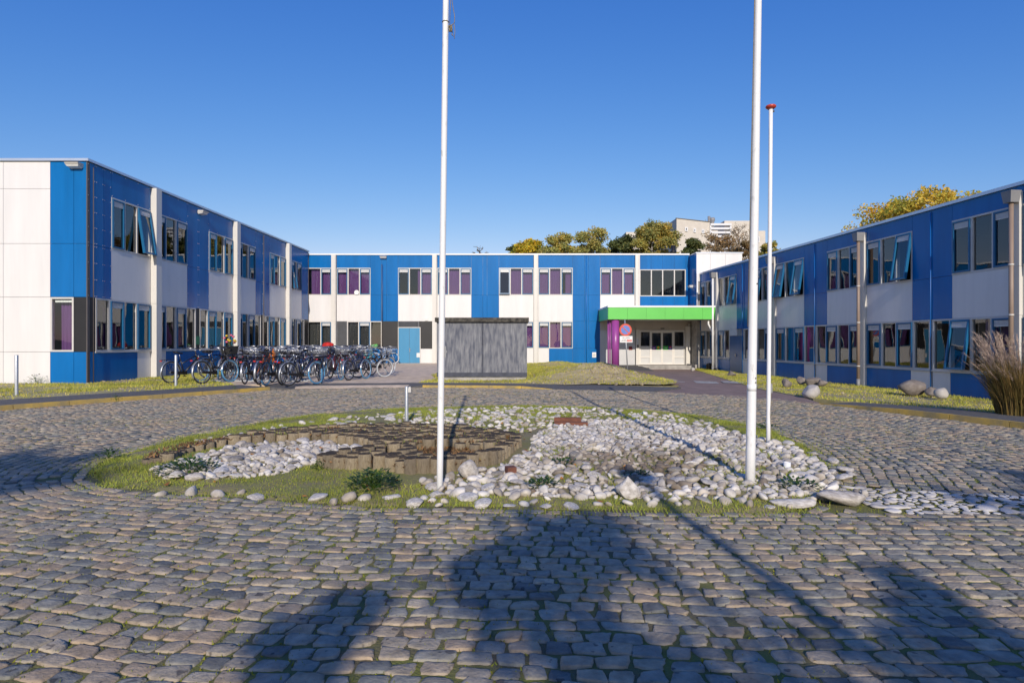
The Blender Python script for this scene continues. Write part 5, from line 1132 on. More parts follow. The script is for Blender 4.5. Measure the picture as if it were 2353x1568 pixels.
# no parking sign
sg = (5.60, 29.5); st = empty('parking_sign', (sg[0], sg[1], -.1), 'round red and blue no parking sign with a white plate, on a leaning grey post', 'road sign')
lx = lambda z: sg[0] - .14 * (z + .1) / 2.55
mb = MB(); mb.tube([(lx(-.2), sg[1], -.2), (lx(2.45), sg[1], 2.45)], .028, 14); mb.tube([(lx(2.45), sg[1], 2.45), (lx(2.46), sg[1], 2.46)], .02, 14); mb.build('post', M_STEEL, st)
def disc(mb, c, r, y0, y1, n=40):
    vs = [(c[0] + r * math.cos(6.2832 * k / n), y, c[1] + r * math.sin(6.2832 * k / n)) for y in (y0, y1) for k in range(n)]
    mb.add(vs, [tuple(range(n)), tuple(range(n, 2 * n))[::-1]] + [(k, (k + 1) % n, n + (k + 1) % n, n + k) for k in range(n)], False)
zc = 1.97; xc = lx(zc)
mb = MB(); disc(mb, (xc, zc), .30, sg[1] - .045, sg[1] - .033); sp_ = mb.build('sign_plate', mat('sign_red', (.62, .075, .035), .45, .12, 9.0), st)
mb = MB(); disc(mb, (xc, zc), .213, sg[1] - .049, sg[1] - .046); mb.build('sign_field', mat('sign_blue', (.10, .19, .52), .45, .12, 9.0), sp_)
mb = MB(); a = R(-45); L = .23; w_ = .024
mb.box8([(xc + u * math.cos(a) - v * math.sin(a), y, zc + u * math.sin(a) + v * math.cos(a)) for y in (sg[1] - .053, sg[1] - .050) for u, v in ((-L, -w_), (L, -w_), (L, w_), (-L, w_))]); mb.build('sign_bar', mat('sign_red', (1, 0, 0)), sp_)
mb = MB(); z2 = 1.52; x2 = lx(z2) + .005; mb.box(x2 - .305, x2 + .305, sg[1] - .045, sg[1] - .035, z2 - .155, z2 + .155); up = mb.build('text_plate', M_WHITEPAINT, st)
M_INK = mat('sign_ink', (.05, .045, .04), .6)
text('ALLEEN', .115, M_INK, 'lettering', up, (x2, sg[1] - .047, z2 + .065), sx=.95); text('LADEN /', .115, M_INK, 'lettering', up, (x2 - .10, sg[1] - .047, z2 - .065), sx=.8)
mb = MB(); mb.box(x2 + .04, x2 + .275, sg[1] - .049, sg[1] - .046, z2 - .115, z2 - .015); mb.build('red_label', mat('red_sign_label', (.62, .10, .07), .5, .1, 20.0), up)
text('LOSSEN', .065, M_WHITEPAINT, 'lettering', up, (x2 + .158, sg[1] - .051, z2 - .065), sx=.85)

# dish in the upper window, kettle shaped bin, ramp edge stones by the entrance
mb = MB(); c = (bu(819.5), BY - .03, 4.46); mb.lathe((0, 0, 0), [(0, 0), (.08, .008), (.145, .03), (.15, .035), (.145, .038), (.08, .018), (0, .012)], 24)
o = tag(mb.build('satellite_dish', M_WHITEPAINT), 'small white round dish standing on the sill of an upper back window', 'dish'); o.location = c; o.rotation_euler = (R(90), 0, 0)
gz = -.22; bx, by = 11.22, 34.6
mb = MB(); mb.lathe((bx, by, gz), [(.16, 0), (.19, .05), (.19, .30), (.20, .31), (.17, .37), (.08, .42), (0, .43)], 20); o = tag(mb.build('domed_bin', M_BLACK, origin=(bx, by, gz)), 'small black domed bin beside the steps at the right wing wall', 'bin')
mb = MB(); mb.lathe((bx + .15, by - .75, gz), [(.15, 0), (.155, .14), (.14, .16), (.05, .17), (0, .17)], 18); tag(mb.build('rubber_base', M_BLACK, origin=(bx + .15, by - .75, gz)), 'low black rubber sign base lying in front of the domed bin', 'sign base')
M_BOULD = mat('boulder_granite', (0.13, 0.105, 0.09), .9, scale=5.0, col2=(.28, .245, .215), bump=.7, bscale=12, lo=.35, hi=.65, detail=9)
M_BOULW = mat('pale_boulder', (0.30, 0.275, 0.245), .9, scale=3.0, col2=(.50, .47, .43), bump=.5, bscale=14, lo=.35, hi=.6, detail=9)
def boulder(px, py, wpx, hpx, lab, m, z=None, seed=0, rz=0.0):
    zz = -.02 if z is None else z
    g = G(px, py, zz); s = g[1] / F * .86; V, Fq = stone_shape(3, 500 + seed); V = V * np.array([wpx * s / 2, wpx * s * .42, hpx * s * .62])
    o = link('boulder', np_mesh('boulder', V, Fq, m), loc=(g[0], g[1] + wpx * s * .3, zz + hpx * s * .40)); o.rotation_euler = (0, 0, rz); tag(o, lab, 'boulder', 'boulders on the right lawn')
boulder(1811, 888, 32, 22, 'brown rounded boulder farthest left of the group near the white one', M_BOULD, -.02, 1)
boulder(1843, 881, 26, 19, 'dark brown boulder behind the white boulder, left of the long grey one', M_BOULD, -.06, 2)
boulder(1874, 884, 48, 22, 'long grey boulder against the wall behind the white boulder', M_BOULD, -.06, 3, .1)
boulder(1893, 886, 28, 16, 'small grey boulder leaning on the right end of the long grey one', M_BOULD, -.06, 4)
boulder(1870, 912, 50, 36, 'smooth white egg shaped boulder in the grass near the flagpole', M_BOULW, .03, 5, .2)
boulder(2108, 904, 78, 38, 'big grey granite boulder near the blue downpipe', M_BOULD, -.05, 6)
boulder(2150, 907, 36, 22, 'pinkish brown boulder between two larger grey ones near the blue downpipe', M_BOULD, -.05, 7)
boulder(2172, 912, 42, 24, 'pale grey boulder at the right end of the row by the blue downpipe', M_BOULW, -.04, 8)
boulder(1683, 864, 24, 14, 'small brown stone beside the drive under the dark blue door', M_BOULD, -.12, 9)
boulder(1593, 852, 10, 10, 'small pinkish rock at the end of the entrance steps', M_BOULW, -.2, 10)

# tall ornamental grass
def strips(paths, w, name, m, parent, tone):
    V = []; f = []; T = []
    for p, ww, tn in zip(paths, w, tone):
        a = rnd.uniform(0, 6.283); d = np.array([math.cos(a), math.sin(a), 0]); b = len(V); n = len(p)
        for i, q in enumerate(p): k_ = ww * (1 - .85 * i / (n - 1)); V += [q - d * k_, q + d * k_]; T += [tn, tn]
        for i in range(n - 1): f.append((b + 2 * i, b + 2 * i + 1, b + 2 * i + 3, b + 2 * i + 2))
    return link(name, np_mesh(name, np.array(V), np.array(f), m, False, np.clip(T, 0, 1)), parent)
OG = (9.0, 10.75, .09); og = empty('ornamental_grass', OG, 'tall tan ornamental grass clump with feathery plumes at the right kerb', 'plant')
M_OG = mat('dry_grass_leaf', (0.20, 0.135, 0.045), .75, .3, 4.0, transl=.25, attr=[(.55, .75, .5), (.9, 1.0, .8), (1.3, 1.2, 1.0), (2.0, 1.8, 1.6)])
M_PLUME = mat('grass_plume', (0.56, 0.43, 0.33), .9, .25, 8.0, transl=.35)
pt_, ww, tn = [], [], []
for i in range(4400):
    a = rnd.uniform(0, 6.283); r0 = .38 * math.sqrt(rnd.random()); Lh = rnd.uniform(.35, 1.15); out = rnd.uniform(.05, .55) * Lh; dr = rnd.uniform(.0, .35) * out
    b0 = np.array([OG[0] + r0 * math.cos(a), OG[1] + r0 * math.sin(a), OG[2]]); d = np.array([math.cos(a + rnd.uniform(-.7, .7)), math.sin(a + rnd.uniform(-.7, .7)), 0])
    pt_.append([b0 + d * out * t ** 1.7 + np.array([0, 0, Lh * t - dr * t ** 4 * 1.6]) for t in (0, .3, .55, .8, 1)]); ww.append(rnd.uniform(.003, .006)); tn.append(min(1, max(0, rnd.gauss(.45, .25))))
strips(pt_, ww, 'foliage', M_OG, og, tn)
pt_, ww, tn = [], [], []
for i in range(190):
    a = rnd.uniform(0, 6.283); r0 = .22 * math.sqrt(rnd.random()); Lh = rnd.uniform(.75, 1.42); out = rnd.uniform(.1, .55)
    b0 = np.array([OG[0] + r0 * math.cos(a), OG[1] + r0 * math.sin(a), OG[2]]); d = np.array([math.cos(a) - .25, math.sin(a), 0])
    f_ = lambda t: b0 + d * out * t ** 1.8 + np.array([0, 0, Lh * t])
    pt_.append([f_(t) for t in (0, .4, .75, 1.0)]); ww.append(.0022); tn.append(.8)
    for k_ in range(46):
        t = rnd.uniform(.80, 1.02); p = f_(t); q = p + np.array([rnd.gauss(0, .022), rnd.gauss(0, .022), 0]) + (f_(1.02) - f_(.9)) * rnd.uniform(.25, .55)
        pt_.append([p, (p + q) / 2 + np.array([rnd.gauss(0, .006), rnd.gauss(0, .006), .004]), q]); ww.append(rnd.uniform(.0025, .005)); tn.append(.9)
strips(pt_, ww, 'plumes', M_PLUME, og, tn)

# ------------------------------------------------------------------ bicycles
M_BBLK = mat('bicycle_black', (0.012, 0.012, 0.014), .3, .1, 3.0); M_TYRE = mat('tyre_rubber', (0.018, 0.018, 0.019), .85, .2, 20.0)
M_TYREB = mat('blue_tyre', (0.09, 0.28, 0.48), .7, .1, 10.0); M_ALU = mat('mudguard_silver', (0.42, 0.43, 0.45), .35, .05, 5.0, metal=.7)
M_TYREW = mat('pale_tyre', (0.50, 0.53, 0.56), .7, .1, 10.0)
PAINT = {'black': M_BBLK, 'navy': mat('bicycle_navy', (.012, .02, .07), .3), 'silver': mat('bicycle_silver', (.42, .44, .46), .3, metal=.5), 'white': mat('bicycle_white', (.62, .62, .60), .35), 'red': mat('bicycle_dark_red', (.09, .008, .012), .35),
         'turquoise': mat('bicycle_turquoise', (.05, .42, .40), .35), 'orange': mat('bicycle_orange', (.55, .12, .01), .4), 'teal': mat('bicycle_teal', (.02, .10, .16), .35), 'scarlet': mat('bicycle_scarlet', (.50, .03, .02), .35)}
WR = .345; WB = .54
def circle_path(c, r, n=28, a0=0, a1=6.2832, plane='xz'):
    return [(c[0] + r * math.cos(a0 + (a1 - a0) * i / n), c[1], c[2] + r * math.sin(a0 + (a1 - a0) * i / n)) for i in range(n + (0 if abs(a1 - a0) > 6.28 else 1))]
def make_bike():
    t = empty('bicycle', (0, 0, 0), 'bicycle', 'bicycle')
    B = MB; r, f = (-WB, 0, WR), (WB, 0, WR)
    bb, st_, hd, hb = (-.08, 0, .30), (-.24, 0, .86), (.35, 0, .92), (.40, 0, .70)
    mb = B(); mb.tube([bb, (-.21, 0, .76)], .018, 8); mb.tube([bb, (.385, 0, .74)], .021, 8); mb.tube([(-.165, 0, .60), (.365, 0, .85)], .016, 8); mb.tube([hd, hb], .022, 8)
    for s in (-1, 1):
        mb.tube([bb, (-WB, .055 * s, WR)], .011, 6); mb.tube([(-.205, .0, .74), (-WB, .055 * s, WR)], .009, 6)
        mb.tube([hb, (.43, .05 * s, .66), (.46, .05 * s, .58), (WB, .055 * s, WR)], .012, 6)
    mb.build('frame', M_BBLK, t)
    for c in (r, f):
        mb = B(); mb.tube([(c[0], -.045, c[2]), (c[0], .045, c[2])], .028, 10); w = mb.build('wheel', M_CHROME, t)
        mb = B(); mb.tube(circle_path(c, WR - .022, 32), .021, 7, closed=True); mb.build('tyre', M_TYRE, w)
        mb = B(); mb.tube(circle_path(c, WR - .05, 32), .011, 6, closed=True)
        for k_ in range(20):
            a = 6.2832 * k_ / 20; s = .03 * (1 if k_ % 2 else -1); mb.tube([(c[0] + .025 * math.cos(a + .8), s, c[2] + .025 * math.sin(a + .8)), (c[0] + (WR - .055) * math.cos(a), 0, c[2] + (WR - .055) * math.sin(a))], .0016, 3, cap=False)
        mb.build('rim', M_ALU, w)
    for c, a0, a1 in ((r, R(10), R(205)), (f, R(20), R(170))):
        n = 18; V = []; fs = []
        for i in range(n + 1):
            a = a0 + (a1 - a0) * i / n
            for s, q in ((-.03, WR + .006), (-.015, WR + .018), (.015, WR + .018), (.03, WR + .006)): V.append((c[0] + q * math.cos(a), s, c[2] + q * math.sin(a)))
        for i in range(n):
            for k_ in range(3): fs.append((i * 4 + k_, i * 4 + k_ + 1, i * 4 + k_ + 5, i * 4 + k_ + 4))
        mb = B(); mb.add(V, fs, True); mb.build('mudguard', M_ALU, t)
    mb = B(); mb.tube([(-.215, 0, .76), (-.245, 0, .90)], .013, 8); mb.build('seat_post', M_CHROME, t)
    mb = B(); L = [(.12, .02, -.005), (.05, .03, .0), (-.06, .075, .015), (-.13, .10, .03), (-.17, .08, .03)]; V = []; fs = []; n = 10
    for x, w_, z in L:
        for k_ in range(n): a = 6.2832 * k_ / n; V.append((-.25 + x, w_ * math.cos(a), .93 + z + .026 * math.sin(a)))
    for i in range(4):
        for k_ in range(n): l = (k_ + 1) % n; fs.append((i * n + k_, i * n + l, i * n + n + l, i * n + n + k_))
    fs += [tuple(range(n))[::-1], tuple(range(4 * n, 5 * n))]; mb.add(V, fs, True); mb.build('saddle', M_BLACK, t)
    mb = B(); mb.tube([(.345, 0, .92), (.33, 0, 1.03), (.36, 0, 1.05)], .013, 8)
    hpath = [(.13, -.29, 1.08), (.24, -.30, 1.09), (.34, -.24, 1.08), (.39, -.10, 1.055), (.38, 0, 1.05), (.39, .10, 1.055), (.34, .24, 1.08), (.24, .30, 1.09), (.13, .29, 1.08)]; mb.tube(hpath, .0115, 8); hbar = mb.build('handlebar', M_CHROME, t)
    for s in (-1, 1):
        mb = B(); mb.tube([(.10, .288 * s, 1.077), (.225, .298 * s, 1.088)], .018, 8); mb.build('grip', M_BLACK, hbar)
    mb = B()
    for s in (-1, 1): mb.tube([(-.28, .06 * s, .74), (-.85, .06 * s, .74)], .007, 6); mb.tube([(-.72, .06 * s, .74), (-WB, .065 * s, WR)], .006, 5)
    for x in (-.36, -.5, -.64, -.84): mb.tube([(x, -.06, .74), (x, .06, .74)], .006, 5)
    mb.build('rear_rack', M_BBLK, t)
    mb = B(); mb.rbox((-.88, 0, .70), (.03, .07, .035)); mb.build('rear_light', M_RED, t)
    mb = B(); mb.box8([(-.58, -.07, .315), (-.02, -.07, .25), (-.02, -.045, .25), (-.58, -.045, .315), (-.58, -.07, .375), (-.02, -.07, .365), (-.02, -.045, .365), (-.58, -.045, .375)]); mb.tube([(-.08, -.09, .30), (-.08, .09, .30)], .012, 6); mb.tube([(-.08, .09, .30), (.05, .09, .20)], .011, 6); mb.tube([(-.08, -.09, .30), (-.21, -.09, .40)], .011, 6); mb.rbox((.05, .13, .20), (.08, .08, .02)); mb.rbox((-.21, -.13, .40), (.08, .08, .02)); mb.build('chain_case', M_BLACK, t)
    mb = B(); mb.tube([(-.30, .05, .30), (-.34, .19, .01)], .010, 6); mb.build('kickstand', M_ALU, t)
    mb = B(); mb.lathe((.455, 0, .80), [(.0, -.03), (.035, -.03), (.045, .0), (.035, .03), (0, .03)], 12); mb.build('headlamp', M_CHROME, t)
    return t
def basket_mesh(kind):
    mb = MB(); x0, x1, hw, z0, z1 = .40, .74, .21, .86, 1.10
    if kind == 'wire':
        for z, g_ in ((z0, .03), (z0 + .08, .02), (z0 + .16, .01), (z1, 0)): mb.tube([(x0 + g_, -hw + g_, z), (x1 - g_, -hw + g_, z), (x1 - g_, hw - g_, z), (x0 + g_, hw - g_, z)], .006 if z < z1 else .012, 5, closed=True)
        for i in range(9):
            y = -hw + .03 + (2 * hw - .06) * i / 8
            for x, o_ in ((x0, 1), (x1, -1)): mb.tube([(x + .03 * o_, y, z0), (x, y * 1.1, z1)], .0045, 4)
            mb.tube([(x0 + .03, y, z0), (x1 - .03, y, z0)], .004, 4)
        for i in range(7):
            x = x0 + .03 + (x1 - x0 - .06) * i / 6
            for s in (-1, 1): mb.tube([(x, (hw - .03) * s, z0), (x, hw * s, z1)], .0045, 4)
    elif kind == 'carrier':
        for y in (-.2, -.1, 0, .1, .2): mb.tube([(.38, y, .80), (.74, y, .82)], .007, 5)
        mb.tube([(.38, -.2, .80), (.74, -.2, .82), (.74, .2, .82), (.38, .2, .80)], .010, 6, closed=True)
        for s in (-1, 1): mb.tube([(.70, .2 * s, .82), (.56, .06 * s, .36)], .007, 5); mb.tube([(.38, .1 * s, .8), (.36, .1 * s, .90), (.40, .0, .92)], .007, 5)
    else:
        mb.box8([(x0 + .04, -hw + .05, z0), (x1 - .03, -hw + .05, z0), (x1 - .03, hw - .05, z0), (x0 + .04, hw - .05, z0), (x0, -hw, z1), (x1, -hw, z1), (x1, hw, z1), (x0, hw, z1)]); mb.tube([(x0, -hw, z1), (x1, -hw, z1), (x1, hw, z1), (x0, hw, z1)], .014, 6, closed=True)
    return mb
BASK = {'wire': basket_mesh('wire').mesh('basket', M_ALU), 'carrier': basket_mesh('carrier').mesh('front_carrier', M_BBLK), 'crate': basket_mesh('crate').mesh('basket', mat('black_wicker', (.02, .019, .018), .8, .4, 60.0))}
proto = make_bike()
def setmat(o, m): o.material_slots[0].link = 'OBJECT'; o.material_slots[0].material = m
BG = 'bicycles parked beside the left wing'
used = [False]
def bike(x, y, ang, col, bl, front='black', rear='black', guard='silver', lab=None, lean=None):
    t = proto if not used[0] else copy_tree(proto); used[0] = True
    t.location = (x, y, .094); t.rotation_euler = (rnd.uniform(-.10, .04) if lean is None else lean, 0, R(ang)); s_ = rnd.uniform(.96, 1.04); t.scale = (s_, s_, s_)
    ws = 0
    for ch in t.children:
        k_ = ch.name.split('.')[0]
        if k_ == 'frame': setmat(ch, PAINT[col])
        if k_ == 'mudguard': setmat(ch, {'silver': M_ALU, 'black': M_BBLK, 'blue': M_TYREB}[guard])
        if k_ == 'wheel':
            tm = {'black': M_TYRE, 'blue': M_TYREB, 'pale': M_TYREW}[rear if ch.data == proto_rear else front]
            for q_ in ch.children:
                if q_.name.startswith('tyre'): setmat(q_, tm)
    if bl: o = link('front_carrier' if bl == 'carrier' else 'basket', BASK[bl]); o.parent = t
    tag(t, lab, 'bicycle', BG); return t
proto_rear = [c for c in proto.children if c.name.startswith('wheel')][0].data
Fb = [  # front line, each told apart by its look
 (405, 881, 68, 'black', 'carrier', 'blue', 'black', 'silver', 'lone black bicycle with a front carrier, standing apart behind the grey bollard'),
 (478, 882, 70, 'black', 'crate', 'blue', 'black', 'silver', 'black bicycle carrying flowers in its black basket'),
 (531, 876, 258, 'black', None, 'blue', 'black', 'black', 'black bicycle with its blue front tyre facing the kerb, next to the flower bicycle'),
 (556, 883, 96, 'navy', 'wire', 'black', 'black', 'silver', 'dark blue bicycle with a wire basket, second to the right of the flower bicycle'),
 (592, 884, 92, 'orange', None, 'black', 'black', 'silver', 'orange framed bicycle in the front line of the crowd'),
 (610, 886, 88, 'teal', 'wire', 'black', 'blue', 'black', 'dark teal bicycle whose rear tyre is blue, in the front line'),
 (650, 884, 86, 'silver', None, 'black', 'black', 'black', 'silver framed bicycle in the front line near the red bag'),
 (682, 887, 62, 'navy', 'wire', 'blue', 'black', 'silver', 'navy bicycle with a silver wire basket and blue front tyre nearest the dark kerb end'),
 (722, 880, 292, 'black', 'wire', 'blue', 'black', 'black', 'black bicycle with two stacked wire baskets and a blue tyre towards the court'),
 (760, 873, 305, 'red', 'wire', 'blue', 'black', 'silver', 'dark red bicycle with a wire basket and bright blue tyre'),
 (812, 874, 72, 'navy', 'wire', 'blue', 'black', 'silver', 'dark bicycle on its kickstand with rear light showing, on the paved yard edge'),
 (848, 868, 38, 'black', 'wire', 'pale', 'black', 'silver', 'black bicycle turned sideways with a pale front tyre on the right edge'),
 (868, 862, 60, 'black', 'wire', 'pale', 'black', 'black', 'black bicycle with a wire basket at the right edge, behind the sideways one')]
FLOW = None
for (px, py, ang, col, bl, fr, re_, gd, lab) in Fb:
    g = G(px, py, .094); t = bike(g[0], g[1] + .6 * abs(math.sin(R(ang))), ang, col, bl, fr, re_, gd, lab)
    if 'flowers' in lab: FLOW = t
bike(-7.6, 36.4, 15, 'white', None, 'pale', 'pale', 'silver', 'white bicycle alone against the blue base panels near the light blue doors')
bike(-7.75, 32.6, 70, 'turquoise', 'wire', 'black', 'black', 'silver', 'turquoise bicycle at the right end of the crowd before the blue wall')
bike(-8.25, 27.6, 80, 'scarlet', 'crate', 'black', 'black', 'black', 'bright red bicycle in the middle of the crowd')
looks = [('black', 'wire', 'blue', 'black', 'silver', 'black bicycle with a silver wire basket in the back rows of the crowd'), ('black', None, 'black', 'black', 'black', 'all black bicycle without basket in the back rows of the crowd'), ('navy', 'carrier', 'blue', 'black', 'silver', 'navy bicycle with a front carrier in the back rows of the crowd'),
         ('silver', 'wire', 'black', 'black', 'silver', 'silver bicycle with a wire basket in the back rows of the crowd'), ('white', None, 'pale', 'pale', 'silver', 'white bicycle in the back rows of the crowd'), ('black', 'crate', 'black', 'blue', 'silver', 'black bicycle with a black basket in the back rows of the crowd')]
for j, y in enumerate((20.6, 22.2, 24.0, 25.8, 27.4, 29.2, 31.0, 32.8, 34.6)):
    xr = np.interp(y, [20, 23, 26, 31, 36], [-6.9, -6.3, -6.9, -7.4, -8.2]); xl = max(np.interp(y, [20, 22.5, 36], [-9.7, -11.0, -11.6]), -11.7); x = xl + rnd.uniform(0, .3)
    while x < xr:
        l = looks[rnd.choice([0, 0, 1, 1, 2, 3, 4, 5, 0])]
        bike(x, y + rnd.uniform(-.2, .2), (90 if j % 2 else 270) + rnd.uniform(-16, 16), *l); x += rnd.uniform(.52, .72)
# flowers in the basket
fl = empty('flower_bunch', (0, 0, 0), 'pink and yellow flowers sticking out of a black bicycle basket', 'flowers')
mx = Matrix.LocRotScale(FLOW.location, FLOW.rotation_euler, FLOW.scale); c = mx @ Vector((.57, 0, 1.08)); fl.location = c
mb = MB(); heads = []
for i in range(11):
    e = c + Vector((rnd.uniform(-.22, .22), rnd.uniform(-.12, .12), rnd.uniform(.12, .42))); mb.tube([c + Vector((rnd.uniform(-.05, .05), rnd.uniform(-.05, .05), -.1)), (c + e) / 2 + Vector((0, 0, .03)), e], .006, 5); heads.append(e)
mb.build('stems', M_LEAF, fl)
mb = MB(); my = MB()
for i, e in enumerate(heads):
    (mb if i % 2 else my).lathe(e, [(0, -.03), (.035, -.015), (.045, .01), (.03, .035), (0, .03)], 8)
mb.build('pink_blossom', mat('pink_petals', (.6, .12, .2), .7), fl); my.build('yellow_blossom', mat('yellow_petals', (.65, .42, .03), .7), fl)
# bags and cloths hung on bicycles
def bag(x, y, z, s, col, lab):
    V, Fq = stone_shape(3, 700 + int(x * 13) % 50); V = V * np.array(s); return tag(link('bag', np_mesh('bag', V, Fq, mat('cloth_' + lab.split()[0], col, .7, .2, 9.0)), loc=(x, y, z)), lab, 'bag')
bag(-8.25, 27.2, 1.22, (.30, .22, .16), (.55, .025, .015), 'red bag lying over the handlebars in the bicycle crowd')
bag(-7.5, 33.4, 1.15, (.24, .2, .13), (.13, .5, .08), 'green cover over a saddle near the back wall'); bag(-7.2, 18.95, .78, (.12, .10, .11), (.02, .16, .5), 'blue bag strapped to a bicycle rear rack')
bag(-7.55, 19.3, .95, (.06, .12, .22), (.6, .16, .01), 'orange cloth hung on a bicycle in the front line')
# bicycle racks under the crowd
def rack(x0, x1, y, lab):
    mb = MB(); mb.box(x0, x1, y - .02, y + .02, .10, .13); mb.box(x0, x1, y + .34, y + .38, .10, .13)
    n = int((x1 - x0) / .5)
    for i in range(n):
        x = x0 + .2 + i * .5
        for d in (-.03, .03): mb.tube([(x + d, y, .1), (x + d, y, .42), (x + d, y + .1, .5), (x + d, y + .28, .5), (x + d, y + .36, .42), (x + d, y + .36, .1)], .009, 6)
    tag(mb.build('bicycle_rack', M_STEEL, origin=(x0, y, .1)), lab, 'bicycle rack', 'steel bicycle racks')
rack(-9.9, -6.6, 19.75, 'steel bicycle rack with low hoops under the front line'); rack(-9.8, -6.0, 23.3, 'steel bicycle rack with low hoops behind the second row'); rack(-11.3, -7.0, 28.4, 'steel bicycle rack deep under the crowd before the back wall')
# ------------------------------------------------------------------ apartment building far behind
AD = 92.0; As = AD / F
def ax(px, d=AD): return (px - CX) * d / F
def az(py, d=AD): return EYE + (HY - py) * d / F
apt = empty('apartment_block', (ax(1600), AD + 8, 0), 'pale beige brick apartment block with small square windows, above the roof', 'building')
M_APT = mat('beige_brick', (0.60, 0.545, 0.465), .9, .07, 1.5, bump=.2, bscale=8); M_WIN = mat('dark_window', (.03, .035, .04), .15, .2, 3.0); M_LOUV = mat('white_louvre', (.66, .66, .66), .5, .05, 2.0)
mb = MB(); x0, x1, x2, x3, x4 = ax(1554), ax(1636), ax(1687), ax(1742), ax(1768)
mb.box8([(x0, AD, 0), (x1, AD + 1.2, 0), (x1 - 4, AD + 22, 0), (ax(1500, AD + 14), AD + 14, 0), (x0, AD, az(501)), (x1, AD + 1.2, az(509.5, AD + 1.2)), (x1 - 4, AD + 22, az(501)), (ax(1500, AD + 14), AD + 14, az(501))])
mb.box(x1, x2 + .4, AD + 4.0, AD + 16, 0, az(518)); mb.box(x2 - 1, x3, AD + 1.5, AD + 16, 0, az(502.5)); mb.box(x3, x4, AD + 1.6, AD + 15, 0, az(525.5))
d2 = AD + 14; mb.box(ax(1438, d2), ax(1506, d2), d2, d2 + 10, 0, az(533, d2)); mb.build('wall', M_APT, apt)
mb = MB(); n = 26
mb.box(x1 - .02, x1 + .2, AD + 1.0, AD + 1.5, 0, az(514)); mb.box(x2 - .3, x2 - .1, AD + 1.0, AD + 1.5, 0, az(514))
for i in range(n): z = 4 + (az(515) - 4) * i / (n - 1); mb.box(x1 + .05, x2 - .1, AD + .9, AD + 1.25, z, z + .32)
mb.build('louvre', M_LOUV, apt)
mb = MB(); mb.box8([(x0 - .1, AD - .1, az(502)), (x1, AD + 1.1, az(510.5, AD + 1.2)), (x1, AD + 1.4, az(510.5, AD + 1.2)), (x0 - .1, AD + .2, az(502)), (x0 - .1, AD - .1, az(500.4)), (x1, AD + 1.1, az(509, AD + 1.2)), (x1, AD + 1.4, az(509, AD + 1.2)), (x0 - .1, AD + .2, az(500.4))]); mb.build('roof_trim', mat('dark_coping', (.16, .14, .12), .8), apt)
def awin(px0, px1, py0, py1, y):
    xa, xb, za, zb = ax(px0), ax(px1), az(py1), az(py0); mb = MB(); t = .14
    for a, b, c, d in ((xa, xb, za, za + t), (xa, xb, zb - t, zb), (xa, xa + t, za + t, zb - t), (xb - t, xb, za + t, zb - t)): mb.box(a, b, y - .12, y + .05, c, d)
    w = mb.build('window', M_LOUV, apt); mb = MB(); mb.box(xa + t, xb - t, y - .03, y + .02, za + t, zb - t); mb.build('pane', M_WIN, w)
for k_, (a, b) in enumerate(((1574, 1580.5), (1595, 1601), (1615.5, 1621.5))): awin(a, b, 521.5 + k_ * 1.5, 530.5 + k_ * 1.5, AD + .28 + .32 * k_)
awin(1615, 1622, 563, 571, AD + .9); awin(1575, 1581, 563, 571, AD + .3); awin(1743.5, 1754, 539.5, 553, AD + 1.6); awin(1700, 1708, 545, 556, AD + 1.5)
mb = MB(); x = ax(1658); mb.tube([(x, AD + 6, 15), (x, AD + 6, az(497, AD + 6))], .22, 12); mb.lathe((ax(1666), AD + 6, az(514.5, AD + 6)), [(.3, -1), (.3, .3), (.42, .5), (.42, .9), (.3, 1.0), (0, 1.0)], 16); mb.tube([(ax(1650), AD + 6, az(515, AD + 6)), (ax(1650), AD + 6, az(504, AD + 6))], .04, 6); mb.build('roof_vent', M_GREYPLAST, apt)

# ------------------------------------------------------------------ trees
M_BARK = mat('bark', (0.10, 0.075, 0.055), .95, .35, 3.0, stretch=(2, 2, .4), bump=.6, bscale=10); M_BIRCH = mat('birch_bark', (0.42, 0.39, 0.35), .85, scale=5.0, col2=(.10, .085, .07), stretch=(.6, .6, 3), lo=.55, hi=.68)
def leafmat(n, c, tones, tr=.42): return mat('leaf_' + n, c, .6, .25, .5, transl=tr, attr=tones)
LV = {'yellow': leafmat('yellow', (.74, .58, .05), [(.45, .62, .6), (.8, .9, .8), (1.1, 1.05, 1), (1.35, 1.05, .8)]),
      'birch': leafmat('birch', (.43, .385, .13), [(.55, .7, .6), (.9, 1.0, .8), (1.2, 1.1, .9), (1.7, 1.3, .7)]),
      'dark': leafmat('dark', (.12, .14, .05), [(.5, .6, .6), (.9, 1, .9), (1.2, 1.2, 1), (1.9, 1.5, .9)]),
      'brown': leafmat('brown', (.32, .225, .11), [(.6, .65, .7), (.9, .95, .9), (1.2, 1.1, 1), (1.7, 1.4, 1)]),
      'locust': leafmat('locust', (.72, .54, .07), [(.42, .62, .7), (.75, .88, .9), (1.05, 1, 1), (1.3, 1.0, .7)]),
      'shade': leafmat('shade', (.06, .075, .02), [(.7, .8, .7), (1.2, 1.1, 1)])}
